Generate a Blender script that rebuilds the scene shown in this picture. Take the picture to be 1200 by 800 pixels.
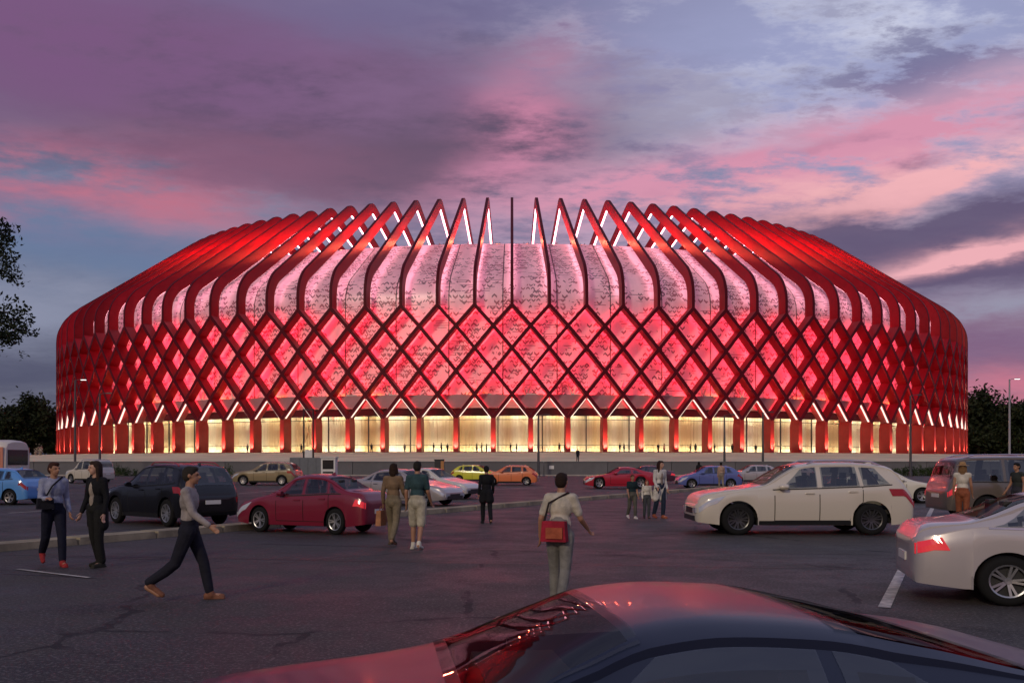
import bpy, bmesh, math, random
from math import sin, cos, tan, atan, atan2, pi, radians, sqrt, hypot, exp
from mathutils import Vector, Matrix, Euler

for _o in list(bpy.data.objects):
    bpy.data.objects.remove(_o)
SC = bpy.context.scene
COL = SC.collection
rnd = random.Random(7)

# ------------------------------------------------------------------ camera
F = 1100.0            # focal length in pixels of the 1200 px wide photograph
HZ = 541.0            # pixel row of the horizon
EYE = 1.72            # camera height (m)
cam = bpy.data.cameras.new("camera")
cam.sensor_width = 36.0
cam.lens = 36.0 * F / 1200.0
cam.shift_y = (HZ - 400.0) / 1200.0
cam.clip_start = 0.1
cam.clip_end = 9000.0
camo = bpy.data.objects.new("camera", cam)
camo.location = (0, 0, EYE)
camo.rotation_euler = (radians(90), 0, 0)
COL.objects.link(camo)
SC.camera = camo

SC.render.engine = "CYCLES"
SC.cycles.use_denoising = True
SC.cycles.max_bounces = 6
SC.cycles.diffuse_bounces = 3
SC.cycles.glossy_bounces = 3
SC.cycles.transparent_max_bounces = 8
SC.cycles.sample_clamp_indirect = 6.0
SC.cycles.caustics_reflective = False
SC.cycles.caustics_refractive = False
SC.view_settings.view_transform = "Standard"
SC.view_settings.look = "None"
SC.view_settings.exposure = 0.0
SC.view_settings.gamma = 1.0


def lin(r, g, b):
    f = lambda c: c / 12.92 if c <= 0.04045 else ((c + 0.055) / 1.055) ** 2.4
    return (f(r / 255.0), f(g / 255.0), f(b / 255.0))


# ------------------------------------------------------------------ node expressions
class E:
    """A socket (or number) that can be used in arithmetic."""
    def __init__(s, t, v): s.t, s.v = t, v
    def _m(s, op, *a, clamp=False):
        n = s.t.nodes.new("ShaderNodeMath"); n.operation = op; n.use_clamp = clamp
        for i, x in enumerate((s,) + a):
            x = x.v if isinstance(x, E) else x
            if isinstance(x, (int, float)): n.inputs[i].default_value = x
            else: s.t.links.new(x, n.inputs[i])
        return E(s.t, n.outputs[0])
    def __add__(s, o): return s._m("ADD", o)
    __radd__ = __add__
    def __sub__(s, o): return s._m("SUBTRACT", o)
    def __rsub__(s, o): return E(s.t, o)._m("SUBTRACT", s)
    def __mul__(s, o): return s._m("MULTIPLY", o)
    __rmul__ = __mul__
    def __truediv__(s, o): return s._m("DIVIDE", o)
    def pow(s, o): return s._m("POWER", o)
    def abs(s): return s._m("ABSOLUTE")
    def floor(s): return s._m("FLOOR")
    def fract(s): return s._m("FRACT")
    def lt(s, o): return s._m("LESS_THAN", o)
    def gt(s, o): return s._m("GREATER_THAN", o)
    def max(s, o): return s._m("MAXIMUM", o)
    def min(s, o): return s._m("MINIMUM", o)
    def clamp(s): return s._m("ADD", 0.0, clamp=True)
    def sstep(s, a, b):
        n = s.t.nodes.new("ShaderNodeMapRange"); n.interpolation_type = "SMOOTHSTEP"
        s.t.links.new(s.v, n.inputs[0])
        n.inputs[1].default_value = a; n.inputs[2].default_value = b
        return E(s.t, n.outputs[0])


def vec(t, x, y, z=0.0):
    n = t.nodes.new("ShaderNodeCombineXYZ")
    for i, c in enumerate((x, y, z)):
        c = c.v if isinstance(c, E) else c
        if isinstance(c, (int, float)): n.inputs[i].default_value = c
        else: t.links.new(c, n.inputs[i])
    return n.outputs[0]


def noise(t, v, scale=1.0, detail=4.0, rough=0.55, color=False, dist=0.0):
    n = t.nodes.new("ShaderNodeTexNoise")
    n.inputs["Scale"].default_value = scale
    n.inputs["Detail"].default_value = detail
    n.inputs["Roughness"].default_value = rough
    n.inputs["Distortion"].default_value = dist
    if v is not None: t.links.new(v, n.inputs["Vector"])
    return n.outputs["Color"] if color else E(t, n.outputs["Fac"])


def mixc(t, fac, a, b):
    n = t.nodes.new("ShaderNodeMix"); n.data_type = "RGBA"
    fac = fac.v if isinstance(fac, E) else fac
    for sock, x in ((n.inputs[0], fac), (n.inputs[6], a), (n.inputs[7], b)):
        if isinstance(x, (int, float)): sock.default_value = x
        elif isinstance(x, tuple): sock.default_value = (*x[:3], 1.0)
        else: t.links.new(x, sock)
    return n.outputs[2]


# ------------------------------------------------------------------ sky (World)
SUN_EL, SUN_AZ = radians(24), radians(205)      # low light from behind the camera, a little to the left
W = bpy.data.worlds.new("World")
SC.world = W
W.use_nodes = True
T = W.node_tree
T.nodes.clear()
tc = T.nodes.new("ShaderNodeTexCoord")
sx = T.nodes.new("ShaderNodeSeparateXYZ")
T.links.new(tc.outputs["Generated"], sx.inputs[0])
X, Y, Z = (E(T, sx.outputs[i]) for i in range(3))
U0 = X._m("ARCTAN2", Y)
V0 = Z / ((X * X + Y * Y)._m("SQRT").max(0.08))
Vc = V0.max(-0.05).min(3.0)
# cloud-plane coordinates give the perspective of a real cloud layer
den = Z.max(0.0) + 0.16
PL = vec(T, X / den, Y / den, 0.0)
PLs = vec(T, X / den * 0.8, Y / den * 1.3, 3.3)
nA = noise(T, PL, 1.1, 6, 0.55)
nB = noise(T, PLs, 4.4, 8, 0.66)
nC = noise(T, vec(T, U0 * 2.2, Vc * 7.0, 1.7), 1.6, 6, 0.58)
nD = noise(T, vec(T, U0 * 5.0, Vc * 16.0, 5.1), 1.5, 6, 0.62)
Uw = U0 + (nA - 0.5) * 0.16 + (nC - 0.5) * 0.14
Vw = Vc + (nC - 0.5) * 0.09 + (nD - 0.5) * 0.045


def uv(px, py):
    a = atan((px - 600.0) / F)
    return a, (HZ - py) / F * cos(a)


def blob(px, py, rx, ry, rot=0.0, k=1.0):
    """soft cloud mass centred where the photograph shows it (direction space)"""
    u, v = uv(px, py)
    du = (Uw - u); dv = (Vw - v)
    c, s = cos(radians(rot)), sin(radians(rot))
    a = (du * c + dv * s) * (F / rx)
    b = (dv * c - du * s) * (F / ry)
    q = a * a + b * b
    return ((q * -1.0)._m("EXPONENT")) * k


def over(base, col, fac):
    return mixc(T, fac, base, lin(*col))


sky = T.nodes.new("ShaderNodeTexSky")
sky.sky_type = "NISHITA"
sky.sun_disc = False
sky.sun_elevation = radians(3)
sky.sun_rotation = SUN_AZ
sky.dust_density = 2.0
nish = T.nodes.new("ShaderNodeVectorMath"); nish.operation = "SCALE"
T.links.new(sky.outputs[0], nish.inputs[0]); nish.inputs[3].default_value = 0.10

hi = Vc.sstep(0.0, 0.42)
side = U0.sstep(-0.5, 0.5)
low = mixc(T, side, lin(88, 92, 118), lin(146, 98, 126))
top = mixc(T, side, lin(114, 112, 148), lin(148, 152, 190))
c = mixc(T, hi, low, top)
c = mixc(T, 0.18, c, nish.outputs[0])
# thin light cloud over the right and the gaps
lt = (nB * 0.75 + nD * 0.25).sstep(0.44, 0.60)
ltr = blob(890, 110, 400, 150)
c = over(c, (158, 164, 202), (ltr * 1.1).clamp())
c = over(c, (204, 208, 230), lt * (ltr * 1.5 + 0.08).clamp())
c = over(c, (100, 122, 156), blob(110, 285, 330, 42, -4, 0.95).clamp())
c = over(c, (150, 156, 180), blob(20, 362, 150, 40, 0, 0.8).clamp())
c = over(c, (82, 84, 108), blob(20, 430, 150, 36, 0, 0.85).clamp())
c = over(c, (142, 156, 184), blob(330, 235, 170, 26, 6, 0.8).clamp())
# grey-blue streaky bank top right
c = over(c, (108, 108, 148), ((nC * 0.3 + nB * 0.7).sstep(0.50, 0.58) * (blob(720, 20, 330, 70) * 0.7 + blob(1090, 70, 240, 70, 12) * 0.85)).clamp())
# the great purple cloud, upper left, with its pink underside
c = over(c, (180, 112, 140), (blob(90, 200, 250, 46, 4, 0.9) * nD.sstep(0.30, 0.55)).clamp())
nM = (nC * 0.5 + nB * 0.5).sstep(0.35, 0.62)
c = over(c, (101, 84, 108), (blob(330, 110, 430, 112, -6, 1.9) - 0.25).clamp())
c = over(c, (134, 106, 140), (blob(330, 70, 400, 110, -4, 1.3) * nM * 0.75).clamp())
c = over(c, (92, 80, 106), (blob(300, 110, 420, 130, -4, 1.3) * (nB * 0.6 + nC * 0.4).sstep(0.50, 0.38) * 0.6).clamp())
c = over(c, (122, 88, 128), (blob(90, 40, 300, 90, 0, 1.3) * 0.85 * (nB * 0.5 + nC * 0.5).sstep(0.28, 0.55)).clamp())
c = over(c, (112, 104, 142), (blob(470, 10, 240, 50, 0, 1.2) * 0.7).clamp())
c = over(c, (100, 84, 108), (blob(470, 185, 150, 40, 10, 1.2)).clamp())
c = over(c, (192, 118, 140), (blob(110, 220, 190, 22, -3, 1.25) * nD.sstep(0.26, 0.60)).clamp())
c = over(c, (136, 94, 120), (blob(260, 185, 190, 40, 4, 0.7) * nD.sstep(0.30, 0.60)).clamp())
c = over(c, (196, 130, 160), (blob(612, 158, 50, 96, -32, 1.2) * (nB * 0.7 + nC * 0.3).sstep(0.38, 0.58)).clamp())
# pink sheets on the right
pk = (nB * 0.6 + nD * 0.4).sstep(0.38, 0.56)
c = over(c, (214, 148, 174), (pk * (blob(960, 200, 330, 52, 10) * 1.2 + blob(760, 225, 220, 30) * 0.9)).clamp())
c = over(c, (128, 100, 134), ((nC * 0.6 + nD * 0.4).sstep(0.42, 0.56) * blob(1060, 178, 250, 30, 10, 1.2)).clamp())
c = over(c, (242, 180, 186), (pk * (blob(1080, 222, 210, 20, 9, 1.3) + blob(880, 240, 160, 16, 2, 0.8))).clamp())
c = over(c, (98, 86, 116), (blob(1030, 282, 180, 28, -2, 1.6) + blob(1120, 318, 180, 26, 0, 1.1) + blob(1195, 255, 60, 22, 0, .8)).clamp() * 0.95)
c = over(c, (238, 176, 184), (blob(1165, 286, 84, 13, 6, 1.5) * nD.sstep(0.28, 0.56)).clamp())
c = over(c, (152, 150, 172), (blob(1160, 362, 110, 16, 6, 1.1) * nD.sstep(0.26, 0.56)).clamp())
c = over(c, (124, 96, 130), blob(1160, 415, 130, 30, 0, 0.8).clamp())
c = over(c, (206, 122, 144), (blob(1185, 456, 120, 20, 0, 0.85) * (nD * 0.8 + nC * 0.2).sstep(0.36, 0.52)).clamp())
bg = T.nodes.new("ShaderNodeBackground")
bg.inputs[1].default_value = 1.0
out = T.nodes.new("ShaderNodeOutputWorld")
T.links.new(c, bg.inputs[0]); T.links.new(bg.outputs[0], out.inputs[0])

# ------------------------------------------------------------------ sun
sun = bpy.data.lights.new("sun", "SUN")
sun.energy = 1.0
sun.angle = radians(8)
sun.color = (1.0, 0.84, 0.64)
suno = bpy.data.objects.new("sun", sun)
d = Vector((sin(SUN_AZ) * cos(SUN_EL), cos(SUN_AZ) * cos(SUN_EL), sin(SUN_EL)))
suno.rotation_euler = d.to_track_quat("Z", "Y").to_euler()
suno.location = (-30, -40, 60)
COL.objects.link(suno)

# ------------------------------------------------------------------ object helpers
def link(o, parent=None):
    COL.objects.link(o)
    if parent is not None: o.parent = parent
    return o


def tag(o, label=None, cat=None, group=None, kind=None):
    for k, v in (("label", label), ("category", cat), ("group", group), ("kind", kind)):
        if v: o[k] = v
    return o


def empty(name, loc=(0, 0, 0), rz=0.0, label=None, cat=None, group=None):
    o = bpy.data.objects.new(name, None)
    o.empty_display_size = 0.2
    o.location = loc; o.rotation_euler = (0, 0, rz)
    link(o)
    return tag(o, label, cat, group)


class MB:
    """collects faces and links them as one mesh object"""
    def __init__(s): s.v, s.f, s.uv = [], [], {}
    def face(s, pts, uv=None):
        i = len(s.v); s.v += [tuple(p) for p in pts]
        s.f.append(tuple(range(i, i + len(pts))))
        if uv: s.uv[len(s.f) - 1] = uv
    def add(s, v, f):
        i = len(s.v); s.v += [tuple(p) for p in v]
        s.f += [tuple(j + i for j in q) for q in f]
    def box(s, c, d, rz=0.0, taper=1.0):
        x, y, z = d[0] / 2, d[1] / 2, d[2] / 2
        ca, sa = cos(rz), sin(rz)
        v = []
        for k in (-1, 1):
            t = taper if k > 0 else 1.0
            for a, b in ((-x, -y), (x, -y), (x, y), (-x, y)):
                a, b = a * t, b * t
                v.append((c[0] + a * ca - b * sa, c[1] + a * sa + b * ca, c[2] + k * z))
        s.add(v, [(3, 2, 1, 0), (4, 5, 6, 7), (0, 1, 5, 4), (1, 2, 6, 5), (2, 3, 7, 6), (3, 0, 4, 7)])
    def tube(s, pts, rad, n=8, caps=True):
        """tube through pts with radius rad (number or list)"""
        pts = [Vector(p) for p in pts]
        rad = [rad] * len(pts) if isinstance(rad, (int, float)) else rad
        rings = []; ref = None
        for i, p in enumerate(pts):
            t = (pts[min(i + 1, len(pts) - 1)] - pts[max(i - 1, 0)])
            if t.length < 1e-9: t = Vector((0, 0, 1))
            t.normalize()
            if ref is None: ref = Vector((1, 0, 0)) if abs(t.x) < 0.8 else Vector((0, 1, 0))
            a = t.cross(ref).normalized(); b = t.cross(a); ref = b.cross(t) * 1.0 if False else ref
            rings.append([p + (a * cos(2 * pi * j / n) + b * sin(2 * pi * j / n)) * rad[i] for j in range(n)])
        s.rings(rings, caps)
    def rings(s, rings, caps=True, closed=True):
        n = len(rings[0]); base = len(s.v)
        for r in rings: s.v += [tuple(p) for p in r]
        m = n if closed else n - 1
        for i in range(len(rings) - 1):
            for j in range(m):
                a = base + i * n + j; b = base + i * n + (j + 1) % n
                s.f.append((a, b, b + n, a + n))
        if caps and closed:
            s.f.append(tuple(base + j for j in range(n))[::-1])
            s.f.append(tuple(base + (len(rings) - 1) * n + j for j in range(n)))
    def lathe(s, prof, n=24, axis="z", c=(0, 0, 0)):
        rr = []
        for r, h in prof:
            ring = []
            for j in range(n):
                a = 2 * pi * j / n
                p = (r * cos(a), r * sin(a), h) if axis == "z" else (r * cos(a), h, r * sin(a))
                ring.append((p[0] + c[0], p[1] + c[1], p[2] + c[2]))
            rr.append(ring)
        s.rings(rr, caps=False)
    def mesh(s, name, smooth=False, fix=True):
        me = bpy.data.meshes.new(name)
        me.from_pydata(s.v, [], s.f)
        if s.uv:
            ul = me.uv_layers.new(name="UVMap")
            for fi, u in s.uv.items():
                for li, q in zip(me.polygons[fi].loop_indices, u): ul.data[li].uv = q
        if fix:
            bm = bmesh.new(); bm.from_mesh(me)
            bmesh.ops.remove_doubles(bm, verts=bm.verts, dist=1e-5)
            bmesh.ops.recalc_face_normals(bm, faces=bm.faces)
            bm.to_mesh(me); bm.free()
        if smooth: shade(me, smooth)
        me.materials.append(None)
        return me
    def build(s, name, mat, parent=None, smooth=False, fix=True):
        return obj(name, s.mesh(name, smooth, fix), mat, parent)


def shade(me, ang):
    """smooth shading with sharp edges above ang degrees"""
    if ang is True: ang = 40
    me.polygons.foreach_set("use_smooth", [True] * len(me.polygons))
    bm = bmesh.new(); bm.from_mesh(me)
    lim = radians(ang)
    for e in bm.edges:
        e.smooth = len(e.link_faces) == 2 and e.calc_face_angle(0.0) < lim
    bm.to_mesh(me); bm.free()


def obj(name, me, mat, parent=None, loc=None, rz=None):
    o = bpy.data.objects.new(name, me)
    if len(me.materials) == 0: me.materials.append(None)
    o.material_slots[0].link = "OBJECT"
    o.material_slots[0].material = mat
    link(o, parent)
    if loc: o.location = loc
    if rz is not None: o.rotation_euler = (0, 0, rz)
    return o


# ------------------------------------------------------------------ materials
def pbr(name, col, rough=0.6, metal=0.0, spec=0.5, coat=0.0, emit=None, es=0.0, var=0.0, vscale=3.0, bump=0.0, bscale=20.0):
    m = bpy.data.materials.new(name); m.use_nodes = True
    t = m.node_tree; p = t.nodes["Principled BSDF"]
    p.inputs["Base Color"].default_value = (*col, 1)
    p.inputs["Roughness"].default_value = rough
    p.inputs["Metallic"].default_value = metal
    p.inputs["Specular IOR Level"].default_value = spec
    p.inputs["Coat Weight"].default_value = coat
    p.inputs["Coat Roughness"].default_value = 0.06
    if emit:
        p.inputs["Emission Color"].default_value = (*emit, 1)
        p.inputs["Emission Strength"].default_value = es
    if var or bump:
        tcx = t.nodes.new("ShaderNodeTexCoord")
        if var:
            n = noise(t, tcx.outputs["Object"], vscale, 5, 0.6)
            f = n.sstep(0.3, 0.7)
            t.links.new(mixc(t, f, tuple(x * (1 - var) for x in col), tuple(min(1, x * (1 + var)) for x in col)), p.inputs["Base Color"])
            t.links.new((n * 0.3 + (rough - 0.15)).clamp().v, p.inputs["Roughness"])
        if bump:
            b = t.nodes.new("ShaderNodeBump"); b.inputs["Strength"].default_value = bump; b.inputs["Distance"].default_value = 0.02
            t.links.new(noise(t, tcx.outputs["Object"], bscale, 4, 0.6).v, b.inputs["Height"])
            t.links.new(b.outputs[0], p.inputs["Normal"])
    return m


def lamp_mat(name, col, s):
    m = bpy.data.materials.new(name); m.use_nodes = True
    t = m.node_tree; t.nodes.clear()
    e = t.nodes.new("ShaderNodeEmission"); e.inputs[0].default_value = (*col, 1); e.inputs[1].default_value = s
    o = t.nodes.new("ShaderNodeOutputMaterial"); t.links.new(e.outputs[0], o.inputs[0])
    return m


M = {}
M["lattice"] = pbr("red_steel", (0.27, 0.005, 0.013), 0.42, 0.0, 0.25, 0.0, var=0.12, vscale=0.6)
_t = M["lattice"].node_tree; _p = _t.nodes["Principled BSDF"]
_oi = _t.nodes.new("ShaderNodeObjectInfo"); _old = _p.inputs["Base Color"].links[0].from_socket
_hs = _t.nodes.new("ShaderNodeHueSaturation"); _t.links.new(_old, _hs.inputs["Color"])
_t.links.new((E(_t, _oi.outputs["Random"]) * 0.5 + 0.75).v, _hs.inputs["Value"]); _t.links.new(_hs.outputs[0], _p.inputs["Base Color"])
M["post"] = pbr("red_post", (0.29, 0.015, 0.016), 0.45, 0.0, 0.25, 0.0, var=0.1, vscale=0.8)
M["strip_white"] = lamp_mat("led_white", (1.0, 0.40, 0.48), 8.5)
M["strip_red"] = lamp_mat("led_red", (1.0, 0.012, 0.04), 12.0)
M["strip_red_dim"] = lamp_mat("led_red_dim", (1.0, 0.012, 0.04), 4.5)
M["strip_base"] = lamp_mat("led_base", (1.0, 0.05, 0.04), 20.0)
M["strip_orange"] = lamp_mat("led_orange", (1.0, 0.22, 0.04), 16.0)
M["strip_v"] = lamp_mat("led_v", (1.0, 0.74, 0.64), 1.5)  # emission standing in for warm light caught by the V legs
M["strip_warm"] = lamp_mat("led_warm", (1.0, 0.86, 0.62), 36.0)
M["dark"] = pbr("dark_metal", (0.02, 0.02, 0.022), 0.5)
M["black"] = pbr("black_plastic", (0.008, 0.008, 0.009), 0.5)
M["rubber"] = pbr("rubber", (0.012, 0.012, 0.012), 0.85, spec=0.2)
M["fascia"] = pbr("fascia_metal", (0.44, 0.21, 0.24), 0.45, var=0.1, vscale=0.4)
M["roof"] = pbr("roof_sheet", (0.35, 0.33, 0.34), 0.6, var=0.15, vscale=0.1)
M["white_paint"] = pbr("white_paint", (0.72, 0.70, 0.66), 0.5, var=0.06)
M["slab"] = pbr("deck_stone", (0.34, 0.31, 0.27), 0.75, var=0.12, vscale=0.5)
M["curtain"] = pbr("curtain_cloth", (0.62, 0.52, 0.36), 0.9, spec=0.1)


def curtain_mat():
    m = bpy.data.materials.new("curtain_stripes"); m.use_nodes = True
    t = m.node_tree; p = t.nodes["Principled BSDF"]; p.inputs["Roughness"].default_value = 0.9
    u = t.nodes.new("ShaderNodeUVMap"); s = t.nodes.new("ShaderNodeSeparateXYZ"); t.links.new(u.outputs[0], s.inputs[0])
    a, b = E(t, s.outputs[0]), E(t, s.outputs[1])
    n1 = noise(t, vec(t, a * 2.6, b * 0.06), 1.0, 3, 0.6)
    n2 = noise(t, vec(t, a * 0.16, 0.0, 4.0), 1.0, 2, 0.5)
    c = mixc(t, n2.sstep(0.40, 0.58), (0.86, 0.80, 0.64), (0.66, 0.48, 0.27))
    c = mixc(t, n1.sstep(0.55, 0.75) * 0.7, c, (0.34, 0.24, 0.12))
    c = mixc(t, n1.sstep(0.44, 0.30) * 0.35, c, (0.40, 0.42, 0.20))
    t.links.new(c, p.inputs["Base Color"])
    return m


M["curtain"] = curtain_mat()


def glass_mat(name, tint=(0.9, 0.95, 0.95), refl=0.12):
    m = bpy.data.materials.new(name); m.use_nodes = True
    t = m.node_tree; t.nodes.clear()
    a = t.nodes.new("ShaderNodeBsdfTransparent"); a.inputs[0].default_value = (*tint, 1)
    g = t.nodes.new("ShaderNodeBsdfGlossy"); g.inputs["Roughness"].default_value = 0.02
    x = t.nodes.new("ShaderNodeMixShader"); x.inputs[0].default_value = refl
    o = t.nodes.new("ShaderNodeOutputMaterial")
    t.links.new(a.outputs[0], x.inputs[1]); t.links.new(g.outputs[0], x.inputs[2]); t.links.new(x.outputs[0], o.inputs[0])
    return m


M["pane"] = glass_mat("clear_pane", (0.93, 0.95, 0.92), 0.06)


def skin_mat():
    """white metal cladding printed with scattered dark chevrons; u along the drum, v up the profile (metres)"""
    m = bpy.data.materials.new("perforated_cladding"); m.use_nodes = True
    t = m.node_tree; p = t.nodes["Principled BSDF"]
    u = t.nodes.new("ShaderNodeUVMap"); s = t.nodes.new("ShaderNodeSeparateXYZ"); t.links.new(u.outputs[0], s.inputs[0])
    a, b = E(t, s.outputs[0]), E(t, s.outputs[1])

    def chev(cu, cv, seed, thr):
        r = (b / cv).floor()
        sh = (r * 0.37 + seed).fract()
        x = a / cu + sh
        cx = x.fract() - 0.5
        cy = (b / cv).fract() - 0.5
        wn = t.nodes.new("ShaderNodeTexWhiteNoise"); wn.noise_dimensions = "3D"
        t.links.new(vec(t, x.floor(), r, seed), wn.inputs[0])
        w = E(t, wn.outputs["Value"])
        flip = (w * 7.13).fract().gt(0.5) * 2.0 - 1.0
        z = (cy * flip + cx.abs() * 1.1 - 0.28).abs()
        d = z.lt(0.20) * cx.abs().lt(0.40)
        dens = noise(t, vec(t, a * 0.20, b * 0.10, seed), 1.0, 3, 0.6)
        on = w.lt((dens - thr) * 3.2)
        return d * on
    k = chev(1.2, 1.05, 0.13, 0.39)
    k2 = chev(0.9, 0.75, 0.61, 0.42)
    # fine louvre dashes
    r = (b / 0.42).floor()
    ln = noise(t, vec(t, a * 0.35, r * 0.93, 2.0), 1.0, 2, 0.5)
    band = noise(t, vec(t, a * 0.10, b * 0.22, 9.0), 1.0, 2, 0.5)
    k3 = (b / 0.42).fract().lt(0.40) * ln.gt(0.54) * band.gt(0.50)
    kk = (k + k2 + k3 * 0.8).clamp()
    dirt = noise(t, vec(t, a * 0.3, b * 0.12, 0.0), 1.0, 5, 0.6)
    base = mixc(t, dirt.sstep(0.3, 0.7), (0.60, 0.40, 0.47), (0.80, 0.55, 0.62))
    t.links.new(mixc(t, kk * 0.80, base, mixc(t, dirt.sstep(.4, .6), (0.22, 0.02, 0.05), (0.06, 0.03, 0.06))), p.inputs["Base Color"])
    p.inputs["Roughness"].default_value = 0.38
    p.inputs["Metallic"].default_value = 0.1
    # emission added to the sheet imitates an even glow of light on it
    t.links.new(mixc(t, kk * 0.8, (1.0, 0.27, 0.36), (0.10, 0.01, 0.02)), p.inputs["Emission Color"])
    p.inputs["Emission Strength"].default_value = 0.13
    return m


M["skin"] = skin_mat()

# ------------------------------------------------------------------ arena
AX, AY = 0.0, 300.0
R0 = 132.0
NB = 122                      # ribs round the whole drum
STEP = 2 * pi / NB
KV = 34                       # bays built each side of the middle
ZN = [29.9, 26.2, 22.2, 18.1, 13.9, 9.66]
ZD = 3.4
DEP = 2.1

arena = empty("arena", (AX, AY, 0), 0,
              "huge round arena wrapped in a glowing red diamond lattice with ribs folding over the roof", "arena")
arena.scale = (0.991, 1.0, 1.0)      # slightly oval


def pol(r, th, z):
    """arena-local point, angle 0 faces the camera"""
    return Vector((r * sin(th), -r * cos(th), z))


def fillet(pts, rads, n=8):
    out = [Vector(pts[0])]
    for i in range(1, len(pts) - 1):
        p, a, b = Vector(pts[i]), Vector(pts[i - 1]), Vector(pts[i + 1])
        u, v = (a - p).normalized(), (b - p).normalized()
        ang = u.angle(v)
        t = rads[i - 1] / tan(ang / 2)
        c = p + (u + v).normalized() * (rads[i - 1] / sin(ang / 2))
        s0, s1 = p + u * t - c, p + v * t - c
        full = s0.angle_signed(s1)
        for j in range(n + 1):
            w = s0.copy(); w.rotate(Matrix.Rotation(-full * j / n, 2)) ; out.append(c + w)
    out.append(Vector(pts[-1]))
    return out


def normals2(path):
    """left-hand normals of a 2-D path, mitred"""
    out = []
    for i in range(len(path)):
        a, b = path[max(i - 1, 0)], path[min(i + 1, len(path) - 1)]
        t = (b - a).normalized()
        out.append(Vector((-t.y, t.x)))
    return out


RIB = fillet([(R0 + 0.006, 29.9), (R0 + 0.006, 36.2), (100.9, 58.2), (76.0, 44.4)], [7.5, 2.9], 9)
# going up the outside then inward: inside of the frame is to the left
RN = normals2(RIB)
if RN[0].x > 0: RN = [-n for n in RN]


def sweep2(path, nrm, d0, d1, th):
    """band in the (r, z) plane between offsets d0 and d1, tangential thickness th"""
    rings = []
    for p, n in zip(path, nrm):
        o, i = p + n * d0, p + n * d1
        rings.append([(-th / 2, -o.x, o.y), (th / 2, -o.x, o.y), (th / 2, -i.x, i.y), (-th / 2, -i.x, i.y)])
    b = MB(); b.rings(rings); return b


def cap_mat(): return pbr("dark_red_cap", (0.085, 0.003, 0.010), 0.55, 0.0, 0.15)  # darker paint for the little-lit outer faces, on a cap added to carry it
M["cap"] = cap_mat()
rib_me = sweep2(RIB, RN, 0.0, DEP, 0.52).mesh("rib", 35)
rib_cap = sweep2(RIB, RN, -0.05, 0.03, 0.56).mesh("outer_cap", 35)
rib_led = sweep2(RIB[1:], RN[1:], DEP + 0.002, DEP + 0.03, 0.40).mesh("light_strip")


def strut_bm(sgn, d0, d1, th, proud):
    rows = []
    P = [pol(R0 + proud, sgn * STEP * 0.5 * j, z) for j, z in enumerate(ZN)]
    Rr = [pol(1, sgn * STEP * 0.5 * j, 0) for j in range(len(ZN))]
    for j in range(len(P)):
        t = (P[min(j + 1, 5)] - P[max(j - 1, 0)]).normalized()
        s = t.cross(Rr[j]).normalized() * (th / 2)
        o, i = P[j] - Rr[j] * d0, P[j] - Rr[j] * d1
        rows.append([o - s, o + s, i + s, i - s])
    b = MB(); b.rings(rows); return b


strut_me = {s: strut_bm(s, 0, DEP, 0.56, 0.003 if s > 0 else 0.0).mesh("lattice_strut") for s in (1, -1)}
strut_cap = {s: strut_bm(s, -0.05, 0.03, 0.60, 0.003 if s > 0 else 0.0).mesh("outer_cap") for s in (1, -1)}
strut_led = {s: strut_bm(s, DEP + 0.004, DEP + 0.03 + 0.01 * (s > 0), 0.42, 0).mesh("light_strip") for s in (1, -1)}

vglow = {}  # added glowing strips imitate warm light on the V legs' undersides
for s in (1, -1):
    P0, P1 = pol(R0, s * STEP * 2.0, ZN[4]), pol(R0, s * STEP * 2.5, ZN[5])
    e = (P1 - P0).normalized(); rr_ = pol(1, s * STEP * 2.25, 0); sd = e.cross(rr_).normalized()
    if sd.z > 0: sd = -sd
    b = MB(); rg = []
    for f in (0.13, 0.90):
        c = P0.lerp(P1, f) + sd * 0.33
        rg.append([c - rr_ * 0.15, c - rr_ * 0.5, c - rr_ * 0.5 + sd * .10, c - rr_ * 0.15 + sd * .10])
    b.rings(rg); vglow[s] = b.mesh("edge_light")
pb = MB()
pr = []
for z, w, dp in ((ZD, 0.84, 2.5), (8.6, 0.84, 2.5), (10.1, 0.72, 2.2)):
    pr.append([(-w / 2, -R0 - 0.02, z), (w / 2, -R0 - 0.02, z), (w / 2, -R0 + dp, z), (-w / 2, -R0 + dp, z)])
pb.rings(pr)
post_me = pb.mesh("post")
fx = MB(); fx.box((0, -R0 - 0.55, ZD + 0.04), (0.24, 0.24, 0.08), 0, 0.8)
fix_me = fx.mesh("uplight")
spot = bpy.data.lights.new("uplight_lamp", "SPOT")
spot.energy = 5200; spot.spot_size = radians(64); spot.spot_blend = 0.7; spot.color = (1.0, 0.74, 0.46); spot.shadow_soft_size = 0.12

for k in range(-KV, KV + 1):
    a = k * STEP
    r = obj("rib", rib_me, M["lattice"], arena, None, a)
    obj("light_strip", rib_led, M["strip_white"], r); obj("outer_cap", rib_cap, M["cap"], r)
    for s in (1, -1):
        q = obj("lattice_strut", strut_me[s], M["lattice"], arena, None, a)
        obj("light_strip", strut_led[s], M["strip_red" if abs(k) < 14 else "strip_red_dim"], q)
        obj("outer_cap", strut_cap[s], M["cap"], q)
        obj("edge_light", vglow[s], M["strip_v"], q)
    p = obj("post", post_me, M["post"], arena, None, a + STEP / 2)
    u = obj("uplight", fix_me, M["dark"], p)
    if abs(k) < 26:
        L = bpy.data.objects.new("uplight_lamp", spot); link(L, u)
        L.location = (0, -R0 - 0.55, ZD + 0.16)
        L.rotation_euler = (radians(180 - 9), 0, 0)

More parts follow.
